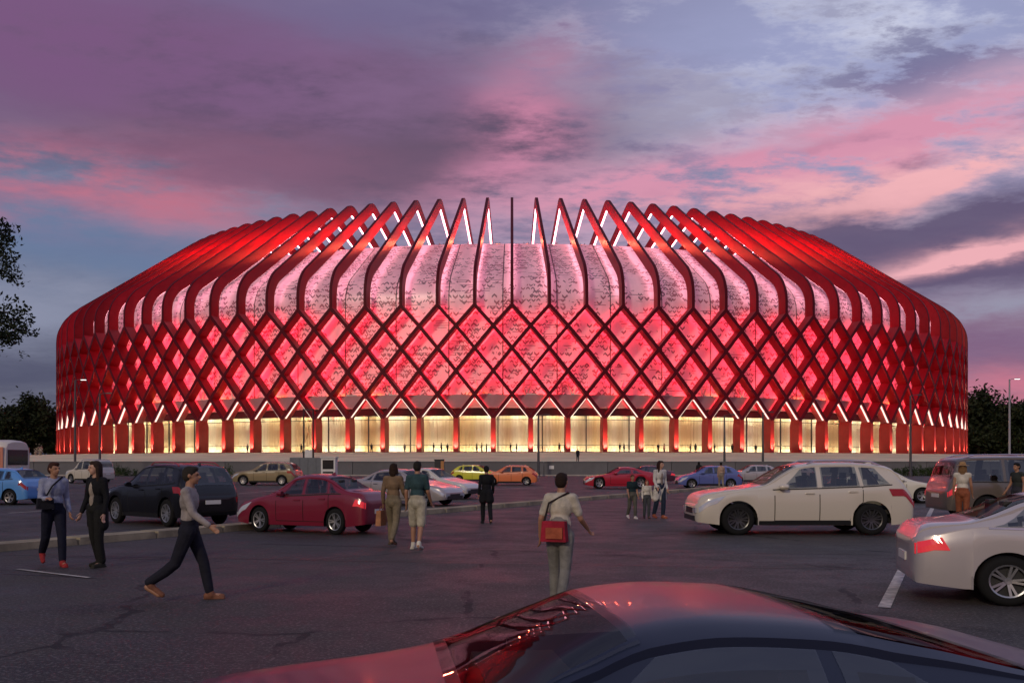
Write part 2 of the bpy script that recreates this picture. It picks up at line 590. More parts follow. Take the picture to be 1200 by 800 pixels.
# inner drum: cladding panels, one and a half bays wide
SKO = 3.2
SK2 = fillet([(R0 - SKO, 13.6), (R0 - SKO, 34.5), (114.0, 45.0), (98.0, 45.4)], [6.5, 2.0], 6)
NP = 81
acc = [0.0]
for i in range(1, len(SK2)): acc.append(acc[-1] + (SK2[i] - SK2[i - 1]).length)
# split the straight part so lighting and texture stay even
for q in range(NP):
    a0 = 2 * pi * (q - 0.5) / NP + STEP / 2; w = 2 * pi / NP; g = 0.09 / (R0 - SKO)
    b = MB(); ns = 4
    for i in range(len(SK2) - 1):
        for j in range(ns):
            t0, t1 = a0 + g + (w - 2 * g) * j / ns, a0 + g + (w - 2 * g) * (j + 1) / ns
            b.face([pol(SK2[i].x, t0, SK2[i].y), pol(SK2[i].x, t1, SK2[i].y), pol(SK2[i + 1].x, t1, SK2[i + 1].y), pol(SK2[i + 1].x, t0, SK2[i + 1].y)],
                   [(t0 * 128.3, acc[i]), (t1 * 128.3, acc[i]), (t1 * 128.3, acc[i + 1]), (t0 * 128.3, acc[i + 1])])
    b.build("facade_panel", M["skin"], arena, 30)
# backing behind the panel joints, roof disc, fascia, and a dark header imitating the soffit shadow
def ring_surface(prof, n=244, th0=0.0, th1=2 * pi):
    b = MB()
    b.rings([[pol(r, th0 + (th1 - th0) * j / n, z) for j in range(n + (0 if th1 - th0 > 6.28 else 1))] for r, z in prof], caps=False, closed=th1 - th0 > 6.28)
    return b
ring_surface([(p.x - 0.12 if i < 10 else p.x, p.y - 0.12) for i, p in enumerate(SK2)]).build("backing_shell", M["dark"], arena, 40)
ring_surface([(98.0, 45.2), (60.0, 46.3), (0.01, 47.0)], 96).build("roof", M["roof"], arena)
ring_surface([(128.55, 13.58), (129.3, 13.58), (129.3, 13.95), (129.7, 13.95), (129.7, 11.62), (126.0, 11.62)]).build("fascia", M["fascia"], arena, 30)
ring_surface([(126.9, 11.60), (126.9, 10.25), (126.3, 10.25), (126.3, 11.0), (124.4, 11.0)]).build("header_beam", M["dark"], arena, 30)
ring_surface([(137.0, ZD - 0.6), (137.0, ZD), (118.0, ZD)], 244).build("deck", M["slab"], arena)
# red floodlight bars on the fascia ledge
fb = MB(); fb.box((0, -129.05, 13.70), (4.4, 0.3, 0.2)); flood_me = fb.mesh("floodlight_bar")
for k in range(-KV, KV + 1):
    obj("floodlight_bar", flood_me, M["strip_red_dim" if abs(k) > 15 else "strip_orange" if rnd.random() < 0.22 else "strip_base"], arena, None, k * STEP)
# unseen red lamps added behind the cladding top to brighten the rib sides
rl = bpy.data.lights.new("roof_flood_lamp", "POINT"); rl.energy = 2000; rl.color = (1.0, 0.10, 0.05); rl.shadow_soft_size = 0.3
rf = MB(); rf.box((0, -111.5, 45.42), (1.2, 0.3, 0.14)); rf.box((0.45, -111.5, 45.6), (0.1, 0.1, 0.4)); rf.box((-0.45, -111.5, 45.6), (0.1, 0.1, 0.4)); rf_me = rf.mesh("roof_floodlight")
for k in range(-KV, KV):
    o = obj("roof_floodlight", rf_me, M["dark"], arena, None, (k + 0.5) * STEP)
    L = bpy.data.objects.new("roof_flood_lamp", rl); link(L, o); L.location = (0, -110.0, 46.4)
# white V struts on the ledge
vb = MB()
for s in (-1, 1):
    vb.tube([(0.0, -129.25, 13.6), (s * 1.0, -129.3, 16.6)], [0.17, 0.12], 8)
vb.box((0.9, -129.5, 14.0), (2.2, 0.3, 0.2))
vst = vb.mesh("brace")
NG = 96
for k in range(-26, 27):
    obj("brace", vst, M["white_paint"], arena, None, (k + 0.32) * 2 * pi / NG)
# ground-floor glazing: panes between mullions, striped curtains behind, lamps on the floor between them
w = 2 * pi / NG
for k in range(-27, 28):
    t0 = (k - 0.5) * w + 0.012; t1 = t0 + w; g = 0.09 / 126
    b = MB(); b.face([pol(126.4, t0 + g, ZD), pol(126.4, t1 - g, ZD), pol(126.4, t1 - g, 10.3), pol(126.4, t0 + g, 10.3)])
    b.face([pol(126.37, t0 + g, 10.3), pol(126.37, t1 - g, 10.3), pol(126.37, t1 - g, ZD), pol(126.37, t0 + g, ZD)])
    b.build("glass_pane", M["pane"], arena, fix=False)
    b = MB(); b.box((0, -126.4, (ZD + 10.3) / 2), (0.18, 0.26, 10.3 - ZD)); b.build("mullion", M["dark"], arena).rotation_euler = (0, 0, t0)
    b = MB(); b.box((0, -126.45, 9.55), (w * 126.3 - 0.2, 0.14, 0.12)); b.build("transom", M["dark"], arena).rotation_euler = (0, 0, (t0 + t1) / 2)
    b = MB(); b.box((0, -126.45, ZD + .13), (w * 126.3 - 0.2, 0.2, 0.26)); b.build("sill", M["fascia"], arena).rotation_euler = (0, 0, (t0 + t1) / 2)
    b = MB(); n = 26
    for j in range(n):
        x0, x1 = t0 + (t1 - t0) * j / n, t0 + (t1 - t0) * (j + 1) / n
        r0, r1 = 124.6 + 0.10 * (j % 2), 124.6 + 0.10 * ((j + 1) % 2)
        off = rnd.random() * 0
        b.face([pol(r0, x0, ZD + 0.05), pol(r1, x1, ZD + 0.05), pol(r1, x1, 10.9), pol(r0, x0, 10.9)],
               [(x0 * 124, 0), (x1 * 124, 0), (x1 * 124, 7), (x0 * 124, 7)])
    b.build("curtain", M["curtain"], arena, fix=False)
    b = MB(); b.box((0, -126.55, ZD + 1.45), (w * 126.3 - 0.2, 0.08, 0.09)); b.build("push_rail", M["dark"], arena).rotation_euler = (0, 0, (t0 + t1) / 2)
    b = MB(); b.box((0, -125.7, ZD + 0.09), (w * 124 * 0.86, 0.16, 0.16)); b.build("floor_lamp_bar", M["strip_warm"], arena).rotation_euler = (0, 0, (t0 + t1) / 2)
    b = MB(); b.box((0, -125.5, 10.52), (w * 124 * 0.86, 0.16, 0.10)); b.build("ceiling_lamp_bar", M["strip_warm"], arena).rotation_euler = (0, 0, (t0 + t1) / 2)

# ------------------------------------------------------------------ ground, plaza
def asphalt():
    m = bpy.data.materials.new("asphalt"); m.use_nodes = True
    t = m.node_tree; p = t.nodes["Principled BSDF"]
    tcx = t.nodes.new("ShaderNodeTexCoord"); v = tcx.outputs["Object"]
    big = noise(t, v, 0.10, 5, 0.6); mid = noise(t, v, 0.6, 8, 0.72); fine = noise(t, v, 60.0, 3, 0.7)
    vo = t.nodes.new("ShaderNodeTexVoronoi"); vo.feature = "DISTANCE_TO_EDGE"; vo.inputs["Scale"].default_value = 0.16
    wv = t.nodes.new("ShaderNodeVectorMath"); wv.operation = "ADD"
    t.links.new(v, wv.inputs[0]); t.links.new(noise(t, v, 0.5, 4, 0.6, color=True), wv.inputs[1]); t.links.new(wv.outputs[0], vo.inputs["Vector"])
    crack = E(t, vo.outputs["Distance"]).lt(0.007)
    c = mixc(t, big.sstep(0.35, 0.65), (0.026, 0.023, 0.023), (0.050, 0.045, 0.044))
    c = mixc(t, mid.sstep(0.42, 0.62) * 0.6, c, (0.066, 0.057, 0.052))
    st = noise(t, v, 0.33, 3, 0.5); spk = noise(t, v, 26.0, 2, 0.6)
    c = mixc(t, st.sstep(0.58, 0.68) * 0.7, c, (0.016, 0.014, 0.015))
    c = mixc(t, spk.sstep(0.54, 0.62) * 0.6, c, (0.19, 0.175, 0.16))
    c = mixc(t, fine.sstep(0.48, 0.70) * 0.6, c, (0.11, 0.10, 0.095))
    c = mixc(t, crack * mid.sstep(0.45, 0.55) * 0.8, c, (0.012, 0.011, 0.012))
    t.links.new(c, p.inputs["Base Color"])
    t.links.new((mid.sstep(0.35, 0.7) * 0.30 + 0.50).clamp().v, p.inputs["Roughness"])
    p.inputs["Specular IOR Level"].default_value = 0.3
    b = t.nodes.new("ShaderNodeBump"); b.inputs["Strength"].default_value = 0.7; b.inputs["Distance"].default_value = 0.012
    t.links.new((fine * 0.9 + mid * 0.25).v, b.inputs["Height"]); t.links.new(b.outputs[0], p.inputs["Normal"])
    return m


M["asphalt"] = asphalt()
M["kerb"] = pbr("kerb_concrete", (0.30, 0.25, 0.16), 0.85, var=0.3, vscale=2.0, bump=0.4, bscale=30)
M["line"] = pbr("worn_line_paint", (0.46, 0.43, 0.38), 0.7, var=0.4, vscale=5)
M["tar"] = pbr("tar", (0.012, 0.011, 0.012), 0.45)
M["plaza"] = pbr("plaza_paving", (0.66, 0.58, 0.37), 0.8, var=0.15, vscale=0.15)
M["wall"] = pbr("grey_render", (0.14, 0.135, 0.14), 0.8, var=0.18, vscale=0.3)
M["coping"] = pbr("pale_kerbstone", (0.42, 0.37, 0.32), 0.8, var=0.15, vscale=1.0)

b = MB()
b.face([(-4000, -600, 0), (4000, -600, 0), (4000, 6000, 0), (-4000, 6000, 0)])
tag(b.build("ground", M["asphalt"]), kind="structure")
WY = 118.0
b = MB(); n = 60
for i in range(n):
    xs = [-230 + 460 * (i + q) / n for q in (0, 1)]
    bk = [(AY - sqrt(max(0, 136.6 ** 2 - (x - AX) ** 2))) for x in xs]
    for f0, f1 in ((0, .5), (.5, 1)):
        q = []
        for x, y, f in ((xs[0], bk[0], f0), (xs[1], bk[1], f0), (xs[1], bk[1], f1), (xs[0], bk[0], f1)):
            q.append((x, WY + 0.4 + (y - WY - 0.4) * f, 1.70 + (ZD - 0.02 - 1.70) * f))
        b.face(q)
tag(b.build("plaza", M["plaza"]), kind="structure")
# low retaining wall made of separate lengths, with a pale kerb at its foot
wall = empty("retaining_wall", (0, WY, 0), 0, "long low grey retaining wall between the car park and the sloping plaza", "wall")
seg = MB(); seg.box((0, 0, 0.84), (7.94, 0.5, 1.68)); seg_me = seg.mesh("wall_panel")
cp = MB(); cp.box((0, -0.02, 1.73), (7.94, 0.62, 0.12)); cp_me = cp.mesh("coping_stone")
kb = MB(); kb.box((0, -1.6, 0.07), (7.94, 0.5, 0.14)); kb_me = kb.mesh("kerbstone")
for i in range(-14, 15):
    obj("wall_panel", seg_me, M["wall"], wall, (i * 8.0, 0, 0))
    obj("coping_stone", cp_me, M["wall"], wall, (i * 8.0, 0, 0))
    obj("kerbstone", kb_me, M["coping"], wall, (i * 8.0, 0, 0))


def gp(px, py, z=0.0):
    d = (EYE - z) * F / (py - HZ)
    return Vector(((px - 600.0) / F * d, d, z))


# median kerb running away to the right, in separate stones
A, B = gp(-330, 672.5), gp(850, 571.5)
dirm = (B - A); LM = dirm.length; dirm.normalize(); angm = atan2(dirm.y, dirm.x)
med = empty("median_kerb", A, angm, "long raised yellowish kerb strip running away between the parked cars", "kerb")
km = MB(); km.box((0, 0, 0.07), (1.96, 0.62, 0.16), 0, 0.97); km_me = km.mesh("kerbstone")
for i in range(int(LM / 2.0)):
    o = obj("kerbstone", km_me, M["kerb"], med, (1 + i * 2.0, rnd.uniform(-.01, .01), rnd.uniform(-.012, .006)))


def strip(name, p, q, wd, mat, z, label=None):
    p, q = Vector(p), Vector(q); t = (q - p).normalized(); s = Vector((-t.y, t.x, 0)) * wd / 2
    b = MB(); n = max(2, int((q - p).length / 1.2))
    L, R = [], []
    for i in range(n + 1):
        c = p + (q - p) * i / n
        j = rnd.uniform(-.02, .02) if "seam" in name else 0
        L.append((c + s).to_tuple()); R.append((c - s).to_tuple())
        L[-1] = (L[-1][0] + j, L[-1][1], z); R[-1] = (R[-1][0] + j, R[-1][1], z)
    for i in range(n): b.face([R[i], R[i + 1], L[i + 1], L[i]])
    return tag(b.build(name, mat), kind="structure")


strip("parking_line", gp(1097, 586), gp(1036, 712), 0.14, M["line"], 0.008)
for px in (905, 760, 700):
    pass
for (x0, y0, x1, y1) in ((640, 571, 575, 573), (280, 578, 345, 573), (10, 601, 60, 598)):
    strip("parking_line", gp(x0, y0), gp(x1, y1), 0.16, M["line"], 0.008)
for (x0, y0, x1, y1, wd) in ((-200, 646, 430, 657, .05), (430, 657, 1100, 668, .05), (-150, 664, 110, 677, .06), (300, 637, 560, 643, .06), (560, 643, 1200, 652, .05), (60, 652, 262, 657, .05)):
    strip("tar_seam", gp(x0, y0), gp(x1, y1), wd, M["tar"], 0.004)
strip("road_line", gp(20, 667), gp(104, 677), 0.07, M["line"], 0.012)

# ------------------------------------------------------------------ cars
def paint(name, col, rough=0.28, metal=0.0, coat=0.8):
    return pbr(name, col, rough, metal, 0.5, coat)


M["car_glass"] = glass_mat("car_glass", (0.60, 0.63, 0.62), 0.12)
M["bus_glass"] = pbr("bus_glass", (0.02, 0.02, 0.02), 0.05)
M["trim_cloth"] = pbr("seat_cloth", (0.035, 0.032, 0.03), 0.8)
M["rim"] = pbr("alloy", (0.42, 0.42, 0.43), 0.3, 0.8)
M["rim_dark"] = pbr("dark_alloy", (0.10, 0.10, 0.10), 0.3, 0.8)
M["chrome"] = pbr("chrome", (0.75, 0.75, 0.76), 0.12, 1.0)
M["head"] = pbr("headlight_lens", (0.62, 0.63, 0.66), 0.06, 0.3, 0.8, 0.5)
M["tail"] = pbr("tail_lens", (0.34, 0.006, 0.012), 0.1, 0.0, 0.7, 0.6)
M["tail_lit"] = pbr("tail_lens_lit", (0.5, 0.02, 0.03), 0.1, 0.0, 0.6, 0.6, emit=(1.0, 0.04, 0.06), es=0.4)
M["plate"] = pbr("number_plate", (0.72, 0.70, 0.64), 0.5)
M["seam"] = pbr("door_gap", (0.006, 0.006, 0.006), 0.9)


def curve(keys):
    """smooth monotone interpolation through (s, value) keys"""
    xs = [k[0] for k in keys]; ys = [k[1] for k in keys]; n = len(xs)
    dl = [(ys[i + 1] - ys[i]) / (xs[i + 1] - xs[i]) for i in range(n - 1)]
    m = [dl[0]] + [0 if dl[i - 1] * dl[i] <= 0 else 2 * dl[i - 1] * dl[i] / (dl[i - 1] + dl[i]) for i in range(1, n - 1)] + [dl[-1]]

    def f(x):
        if x <= xs[0]: return ys[0]
        if x >= xs[-1]: return ys[-1]
        i = 0
        while x > xs[i + 1]: i += 1
        h = xs[i + 1] - xs[i]; t = (x - xs[i]) / h
        return ((1 + 2 * t) * (1 - t) ** 2 * ys[i] + t * (1 - t) ** 2 * h * m[i] + t * t * (3 - 2 * t) * ys[i + 1] + t * t * (t - 1) * h * m[i + 1])
    return f


class CarShape:
    def __init__(s, L, W, H, xf, xr, rw, sill, top, belt, ws, rs, wins, doors, tumble=0.34, nose=0.5, tailr=0.35, arch=1.16):
        s.L, s.W, s.H, s.xf, s.xr, s.rw, s.sill = L, W, H, xf, xr, rw, sill
        s.top, s.belt = curve(top), curve(belt)
        s.ws, s.rs, s.wins, s.doors, s.tumble, s.nose, s.tailr, s.arch = ws, rs, wins, doors, tumble, nose, tailr, arch
        s.cache = {}

    def half(s, x):
        w = s.W / 2
        for d, r, k in ((x, s.nose, 0.17), (s.L - x, s.tailr, 0.11)):
            if d < r: w *= 1 - k * (1 - sqrt(max(0, 1 - ((r - d) / r) ** 2)))
        return w

    def sec(s, x):
        key = round(x, 4)
        if key in s.cache: return s.cache[key]
        zt = s.top(x); zb = min(s.belt(x), zt - 0.03); w = s.half(x)
        z0 = s.sill + 0.06 * max(0, 1 - min(x, s.L - x) / 0.5)
        R = s.rw * s.arch
        for c in (s.xf, s.xr):
            if abs(x - c) < R: z0 = max(z0, s.rw + sqrt(R * R - (x - c) ** 2))
        z0 = min(z0, zb - 0.06)
        h = zt - zb
        wb = w * 0.955
        wr = wb - h * s.tumble - 0.02
        lip = 0.018 if any(abs(x - c) < R * 1.02 for c in (s.xf, s.xr)) else 0.0
        e = min(1.0, h / 0.3)
        p = [(w * 0.95 + lip * 2.2, z0), (w * 0.982 + lip * .8, z0 + 0.22 * (zb - z0)), (w, z0 + 0.5 * (zb - z0)), (w * 0.997, z0 + 0.72 * (zb - z0)),
             (w * 0.985, zb - 0.05 * min(1, (zb - z0) / .3)), (wb, zb), ] + [
             (wb + (wr - wb) * q + 0.012 * e * sin(pi * q), zb + 0.036 * e + (h - 0.115 * e - 0.036 * e) * q) for q in (0.02, .33, .66, 1.0)] + [(wr, zt - 0.075 * e),
             (wr - 0.05 * e - 0.02, zt - 0.035 * e), (wr * 0.72, zt - 0.012 * e), (wr * 0.36, zt - 0.003), (0, zt)]
        s.cache[key] = p
        return p

    def y_at(s, x, z):
        p = s.sec(x)
        for a, b in zip(p[:11], p[1:12]):
            if a[1] <= z <= b[1] and b[1] > a[1]:
                return a[0] + (b[0] - a[0]) * (z - a[1]) / (b[1] - a[1])
        return p[0][0] if z < p[0][1] else p[11][0]

    def z_at(s, x, y):
        p = s.sec(x)[8:]
        y = abs(y)
        for a, b in zip(p, p[1:]):
            if b[0] <= y <= a[0] and a[0] > b[0]:
                return a[1] + (b[1] - a[1]) * (a[0] - y) / (a[0] - b[0])
        return p[-1][1]

    def X(s, x): return s.L / 2 - x

    def open_at(s, x0, x1, r0, r1, j):
        """whether this body face lies behind glass"""
        zs = [r0[j][2], r0[j + 1][2], r1[j][2], r1[j + 1][2]]
        for (b0, b1, t0, t1) in s.wins:
            ok = True
            for x, r in ((x0, r0), (x1, r1)):
                for q in (r[j], r[j + 1]):
                    lo, hi = s.belt(x) + 0.035, s.top(x) - 0.12
                    if hi <= lo: ok = False; break
                    t = (q[2] - lo) / (hi - lo)
                    if not -0.02 <= t <= 1.02: ok = False; break
                    if not b0 + (t0 - b0) * t + .02 <= x <= b1 + (t1 - b1) * t - .02: ok = False; break
            if ok: return True
        for a, b_ in (s.ws, s.rs):
            if a + .03 <= x0 and x1 <= b_ - .03 and min(j, len(r0) - 2 - j) >= s.NG + 1: return True
        return False

    NG = 10

    def body(s):
        st = sorted(set([round(i * s.L / 64, 4) for i in range(65)] + [0.03, 0.08, 0.15, s.L - 0.03, s.L - 0.08, s.L - 0.15]
                        + [round(c + s.rw * s.arch * q, 4) for c in (s.xf, s.xr) for q in (-1.001, -.999, -.96, -.88, -.75, -.6, -.4, -.2, 0, .2, .4, .6, .75, .88, .96, .999, 1.001)]))
        st = [x for x in st if 0 <= x <= s.L]
        b = MB(); rings = []
        for x in st:
            p = s.sec(x)
            rings.append([(s.X(x), -y, z) for y, z in p] + [(s.X(x), y, z) for y, z in p[-2::-1]])
        n = len(rings[0])
        for i in range(len(st) - 1):
            for j in range(n - 1):
                if s.open_at(st[i], st[i + 1], rings[i], rings[i + 1], j): continue
                b.face([rings[i][j], rings[i][j + 1], rings[i + 1][j + 1], rings[i + 1][j]])
        for rg, dx in ((rings[0], 1), (rings[-1], -1)):
            zc = (rg[0][2] + max(q[2] for q in rg)) / 2; loops = [rg]
            for f, o_ in ((.955, .018), (.86, .034), (.6, .042)):
                loops.append([(q[0] + dx * o_, q[1] * f, zc + (q[2] - zc) * (f - .02)) for q in rg])
            b.rings(loops, caps=False, closed=True)
            b.face([Vector(q) for q in loops[-1]])
        return b.mesh("body", 32)

    def side(s, xb, xt, zb, zt, sgn, off, nx=8, nz=4):
        """patch lying on one flank: x from xb[0..1] at the bottom to xt[0..1] at the top"""
        fz = lambda z, x: z(x) if callable(z) else z
        g = []
        for j in range(nz + 1):
            t = j / nz; row = []
            for i in range(nx + 1):
                u = i / nx
                x = (xb[0] + (xb[1] - xb[0]) * u) * (1 - t) + (xt[0] + (xt[1] - xt[0]) * u) * t
                z = fz(zb, x) * (1 - t) + fz(zt, x) * t
                row.append((s.X(x), sgn * (s.y_at(x, z) + off), z))
            g.append(row)
        b = MB()
        for j in range(nz):
            for i in range(nx):
                q = [g[j][i], g[j][i + 1], g[j + 1][i + 1], g[j + 1][i]]
                b.face(q if sgn < 0 else q[::-1])
        return b

    def deck(s, x0, x1, inset, off, nx=18, ny=14):
        """patch lying on the top surface between stations (windscreen, rear window)"""
        g = []
        for i in range(nx + 1):
            x = x0 + (x1 - x0) * i / nx
            p = s.sec(x); yw = p[10][0] - inset
            sl = (s.top(x + .02) - s.top(x - .02)) / 0.04
            nx_, nz_ = sl / hypot(1, sl), 1 / hypot(1, sl)
            row = []
            for j in range(ny + 1):
                y = -yw + 2 * yw * j / ny
                row.append((s.X(x) + nx_ * off, y, s.z_at(x, y) + nz_ * off))
            g.append(row)
        b = MB()
        for i in range(nx):
            for j in range(ny):
                b.face([g[i][j], g[i][j + 1], g[i + 1][j + 1], g[i + 1][j]])
        return b

    def cap(s, front, y0, y1, z0, z1, off):
        x = s.X(0) + off + .036 if front else s.X(s.L) - off - .036
        b = MB(); d = 0.10 if front else -0.10
        b.add([(x - d, y0, z0), (x - d, y1, z0), (x - d, y1, z1), (x - d, y0, z1), (x, y0, z0), (x, y1, z0), (x, y1, z1), (x, y0, z1)],
              [(4, 5, 6, 7), (0, 4, 7, 3), (1, 2, 6, 5), (3, 7, 6, 2), (0, 1, 5, 4)])
        return b


def wheel_meshes(r, wd=0.21, spokes=5):
    b = MB()
    b.lathe([(r * .66, -wd / 2 + .01), (r * .80, -wd / 2), (r * .93, -wd / 2 + .012), (r, -wd / 2 + .045), (r, wd / 2 - .045), (r * .93, wd / 2 - .012), (r * .80, wd / 2), (r * .66, wd / 2 - .01), (r * .64, 0), (r * .66, -wd / 2 + .01)], 28, "y")
    ty = b.mesh("wheel", 50)
    b = MB()
    b.lathe([(r * .67, wd / 2 - .012), (r * .655, wd / 2 - .004), (r * .60, wd / 2 - .012), (r * .59, wd / 2 - .07)], 28, "y")
    b.lathe([(0.001, wd / 2 - .03), (r * .12, wd / 2 - .028), (r * .16, wd / 2 - .05)], 14, "y")
    for i in range(spokes):
        for dv in (-.16, .16):
            a = 2 * pi * i / spokes + dv
            a0 = 2 * pi * i / spokes + dv * 1.6
            p = Vector((cos(a0) * r * .10, 0, sin(a0) * r * .10)); q = Vector((cos(a) * r * .63, 0, sin(a) * r * .63))
            n = Vector((-sin(a), 0, cos(a))) * r * .045
            y0, y1 = wd / 2 - .035, wd / 2 - .012
            v = [p - n + Vector((0, y0, 0)), p + n + Vector((0, y0, 0)), q + n + Vector((0, y1, 0)), q - n + Vector((0, y1, 0))]
            w_ = [x - Vector((0, .04, 0)) for x in v]
            b.add(v + w_, [(0, 1, 2, 3), (7, 6, 5, 4), (0, 4, 5, 1), (1, 5, 6, 2), (2, 6, 7, 3), (3, 7, 4, 0)])
    ri = b.mesh("rim", 30)
    b = MB(); b.lathe([(0.001, wd / 2 - .09), (r * .6, wd / 2 - .09)], 20, "y")
    bk = b.mesh("brake_disc")
    return ty, ri, bk


def make_shape(kind):
    if kind == "sedan":
        S = CarShape(4.5, 1.78, 1.44, 0.88, 3.55, 0.315, 0.20,
            [(0, .56), (.05, .64), (.25, .74), (.7, .84), (1.15, .93), (1.35, 1.0), (1.75, 1.24), (2.1, 1.40), (2.5, 1.44), (3.0, 1.42), (3.35, 1.33), (3.75, 1.13), (3.98, 1.05), (4.3, 1.03), (4.45, .97), (4.5, .86)],
            [(0, .50), (.3, .68), (1.2, .88), (2.4, .92), (3.8, .97), (4.5, .80)], (1.32, 2.02), (3.20, 3.86),
            [(1.62, 2.42, 2.06, 2.42), (2.50, 3.30, 2.50, 3.22), (3.36, 3.70, 3.30, 3.36)], [(1.50, 2.46), (2.46, 3.34)])
    elif kind == "coupe":
        S = CarShape(4.55, 1.86, 1.20, 0.90, 3.60, 0.33, 0.15,
            [(0, .50), (.06, .58), (.3, .66), (.8, .72), (1.3, .78), (1.55, .84), (2.0, 1.06), (2.3, 1.17), (2.6, 1.20), (3.0, 1.18), (3.5, 1.08), (4.0, .95), (4.35, .90), (4.5, .86), (4.55, .74)],
            [(0, .46), (.3, .60), (1.4, .76), (2.6, .80), (4.0, .84), (4.55, .70)], (1.5, 2.25), (3.10, 3.98),
            [(1.86, 3.0, 2.30, 2.98), (3.08, 3.62, 3.05, 3.30)], [(1.62, 3.04)])
    elif kind == "hatch":
        S = CarShape(4.1, 1.75, 1.48, 0.82, 3.35, 0.31, 0.19,
            [(0, .58), (.05, .68), (.25, .79), (.65, .90), (.95, .98), (1.12, 1.05), (1.5, 1.28), (1.85, 1.44), (2.3, 1.48), (3.0, 1.46), (3.45, 1.40), (3.75, 1.20), (3.95, 1.0), (4.06, .92), (4.1, .80)],
            [(0, .52), (.3, .70), (1.1, .92), (2.4, .97), (3.7, 1.02), (4.1, .76)], (1.10, 1.80), (3.42, 3.90),
            [(1.42, 2.20, 1.84, 2.20), (2.28, 3.02, 2.28, 2.98), (3.10, 3.46, 3.06, 3.30)], [(1.30, 2.24), (2.24, 3.06)])
    elif kind == "suv":
        S = CarShape(4.9, 1.96, 1.72, 0.90, 3.92, 0.375, 0.24,
            [(0, .72), (.05, .88), (.2, .97), (.6, 1.05), (1.2, 1.12), (1.5, 1.19), (1.9, 1.45), (2.3, 1.65), (2.7, 1.71), (3.4, 1.72), (4.1, 1.68), (4.4, 1.62), (4.65, 1.34), (4.8, 1.10), (4.88, .98), (4.9, .84)],
            [(0, .66), (.3, .86), (1.2, 1.04), (2.4, 1.08), (3.9, 1.14), (4.5, 1.18), (4.9, .82)], (1.46, 2.28), (4.40, 4.78),
            [(1.80, 2.70, 2.34, 2.70), (2.80, 3.66, 2.80, 3.60), (3.74, 4.34, 3.68, 4.04)], [(1.72, 2.74), (2.74, 3.72)], 0.30)
    elif kind == "van":
        S = CarShape(4.9, 1.96, 1.90, 0.88, 3.85, 0.37, 0.27,
            [(0, .78), (.05, .96), (.2, 1.02), (.9, 1.10), (1.2, 1.18), (1.45, 1.42), (1.75, 1.74), (2.1, 1.86), (2.8, 1.90), (4.2, 1.88), (4.5, 1.84), (4.62, 1.74), (4.78, 1.25), (4.86, 1.1), (4.9, .92)],
            [(0, .72), (.3, .90), (1.2, 1.08), (2.4, 1.12), (4.6, 1.14), (4.9, .88)], (1.18, 1.76), (4.60, 4.79),
            [(1.52, 2.34, 1.80, 2.34), (2.42, 3.30, 2.42, 3.30), (3.38, 4.46, 3.38, 4.40)], [(1.40, 2.38), (2.38, 3.34)], 0.22)
    return S


_sh = {}


